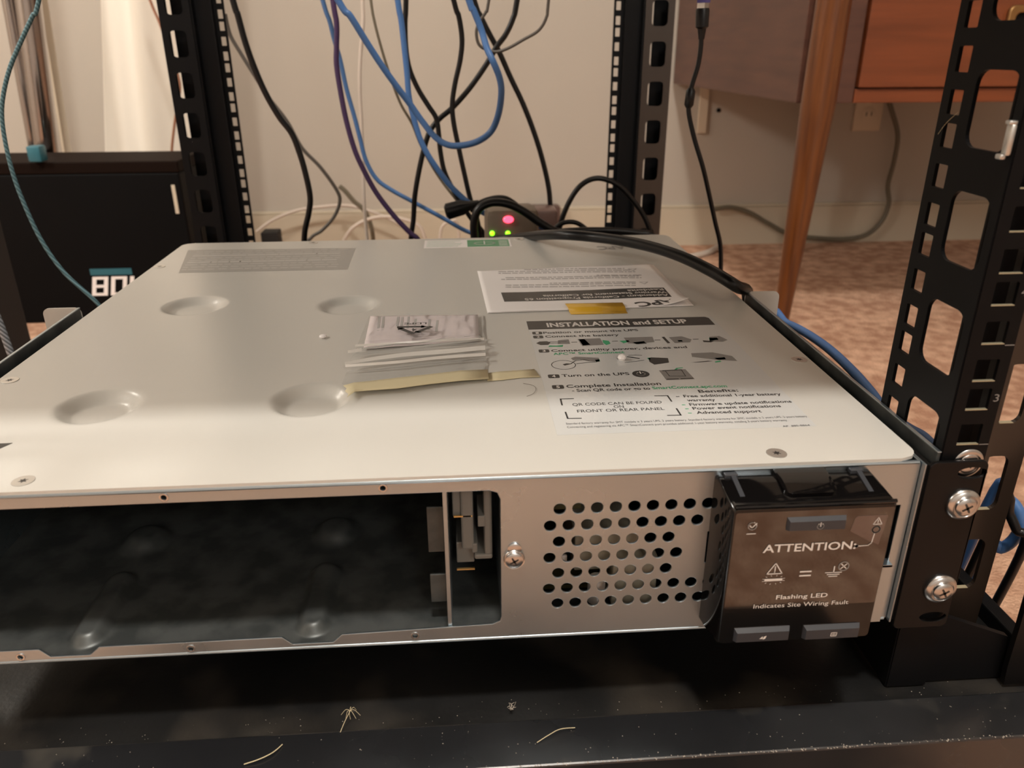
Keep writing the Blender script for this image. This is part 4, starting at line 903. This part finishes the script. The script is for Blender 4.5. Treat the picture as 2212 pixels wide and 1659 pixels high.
# chrome stand and cream casing
st = thing('chrome_stand', U(95, 320, 1, 1250), 'polished chrome tube stand at the upper left behind the teal cable', 'stand')
def tubepx(u0, u1, v1, y, r, nm, m_, k=1.5):
    a, b_ = Vector(U(u0, 0, 1, y)), Vector(U(u1, v1, 1, y)); d = b_-a; MB().tube([a-d*k, b_], r, 24).build(nm, m_, st, True)
tubepx(17, 76, 330, 1275, 10, 'thin_tube', 'tube'); tubepx(60, 103, 330, 1275, 21, 'thick_tube', 'tube'); 
b0 = U(95, 330, 1, 1275); MB().lathe((b0[0], 1275, FLOOR), (0, 0, 1), [(36, 0), (36, 12), (30, 22), (24, 30), (24, b0[2]-FLOOR)], 24).build('base', 'tube', st, True)
a, b_ = Vector(U(92, 0, 1, 1400)), Vector(U(143, 320, 1, 1400)); d = b_-a
m = MB(); m.tube([a-d*1.5, b_+d*.8], 9, 4); tag(m.build('curtain_edge_strip', 'cream', None), 'thin cream vertical strip right of the chrome stand', 'strip')
# dark speaker at far left
e0, e1 = U(10, 480, 1, 560), U(72, 730, 1, 560)
m = MB(); sp = thing('floor_speaker', (e0[0]-70, 640, FLOOR), 'dark grey upright cabinet cut off by the left edge', 'speaker')
e0 = U(35, 600, 1, 720); MB().box(e0[0]-170, e0[0], 560, 720, FLOOR, 60, 4).build('cabinet', 'grille', sp)

# ------------------------------------------------------------ dust, straw and hairs on the base
def strand(pts, r, m_, label, cat, z=BZ+1.2, up=0):
    P = [U(u, v, 2, z+dz_) for u, v, dz_ in pts]; return tag(MB().tube(spline(P, 5), r, 6).build('straw' if cat == 'straw' else 'hair', m_, None, True), label, cat)
strand([(1160, 1604, 0), (1185, 1588, 1), (1210, 1575, 1.5), (1242, 1572, 0)], .17, 'straw', 'curved pale straw lying on the black front rim at centre', 'straw')
strand([(527, 1651, 0), (560, 1640, .6), (590, 1625, .6), (610, 1608, 0)], .22, 'straw', 'thin pale straw near the lower left of the black front rim', 'straw')
strand([(735, 1582, 0), (745, 1558, 2), (757, 1535, 5)], .14, 'straw', 'short dry straw tuft standing at the left of the rack base', 'straw')
m = MB(); c = U(757, 1535, 2, BZ+4)
for k in range(7):
    a = k*.9+random.uniform(-.5, .5); m.tube(spline([c, (c[0]+2*math.cos(a), c[1]+1.5*math.sin(a), c[2]+.8), (c[0]+4.5*math.cos(a+.2), c[1]+3*math.sin(a), c[2]-2.2)], 4), .1, 5)
tag(m.build('straw_tuft', 'straw', None, True), 'small spidery tuft of dry straw on the dusty rack base', 'straw')
m = MB(); c = U(1105, 1525, 2, BZ+3)
for k in range(9):
    a = k*1.3; h_ = random.uniform(-1.5, 2.5); m.tube(spline([(c[0]+random.uniform(-.6, .6), c[1], c[2]-2.5), (c[0]+1.1*math.cos(a), c[1]+1.5*math.sin(a), c[2]-.6), (c[0]+2*math.cos(a*1.7), c[1]+2*math.sin(a), c[2]+h_)], 4), .12, 5)
tag(m.build('lint_tuft', 'dust', None, True), 'tiny lint tuft standing on the rack base at centre', 'lint')
a = [U(u, v, 2, .35) for u, v in ((1130, 828), (1150, 832), (1158, 840), (1152, 850), (1138, 856))]
tag(MB().tube(spline(a, 5), .09, 5).build('hair', 'hair', None, True), 'fine curved hair on the lid under the masking tape end', 'hair')
a = [U(2026, 290, 0, 7.2), U(2044, 266, 0, 7.2), U(2070, 242, 0, 7.2)]
tag(MB().tube(spline(a, 5), .08, 5).build('hair', 'straw', None, True), 'pale straw caught across a square hole of the front right post', 'straw')
m = MB()
random.seed(3)
def speck(x, y, z, s): 
    a = random.random()*6; m.add([(x+s*math.cos(a+k*2.1)*random.uniform(.5, 1.3), y+s*math.sin(a+k*2.1), z) for k in range(3)]+[(x, y, z+s*.6)], [(0, 1, 2), (0, 1, 3), (1, 2, 3), (2, 0, 3)])
for k in range(240):
    x = random.uniform(-430, 80); speck(x, random.uniform(-33, -7) if k % 2 else random.gauss(-4, 5), BZ+.5 if k % 2 else BZ-.9, random.uniform(.12, .4))
for k in range(420):                         # worn, dusty front edge of the rim
    x = random.uniform(-430, 100); speck(x, -34+abs(random.gauss(0, .9)), BZ+.3, random.uniform(.2, .65))
tag(m.build('dust', 'dust'), 'pale dust specks scattered over the black rack base', 'dust', kind='stuff')

m = MB(); m.box(-460, 110, -290, -70, FLOOR, FLOOR+9, 3)  # unseen mat, added so the front panel reflects something dark low down
tag(m.build('reflection_mat', 'grille', None, True), 'unseen charcoal mat added on the carpet to darken the front panel reflection', 'mat')
# ------------------------------------------------------------ the ceiling lamp itself
cl = thing('ceiling_lamp', (-150, -480, 1900), 'round white ceiling lamp in front of the rack', 'lamp')
MB().lathe((-150, -480, 2150), (0, 0, -1), [(70, 0), (70, 14), (20, 22), (14, 150), (40, 156)], 28).build('canopy', 'paper', cl, True)
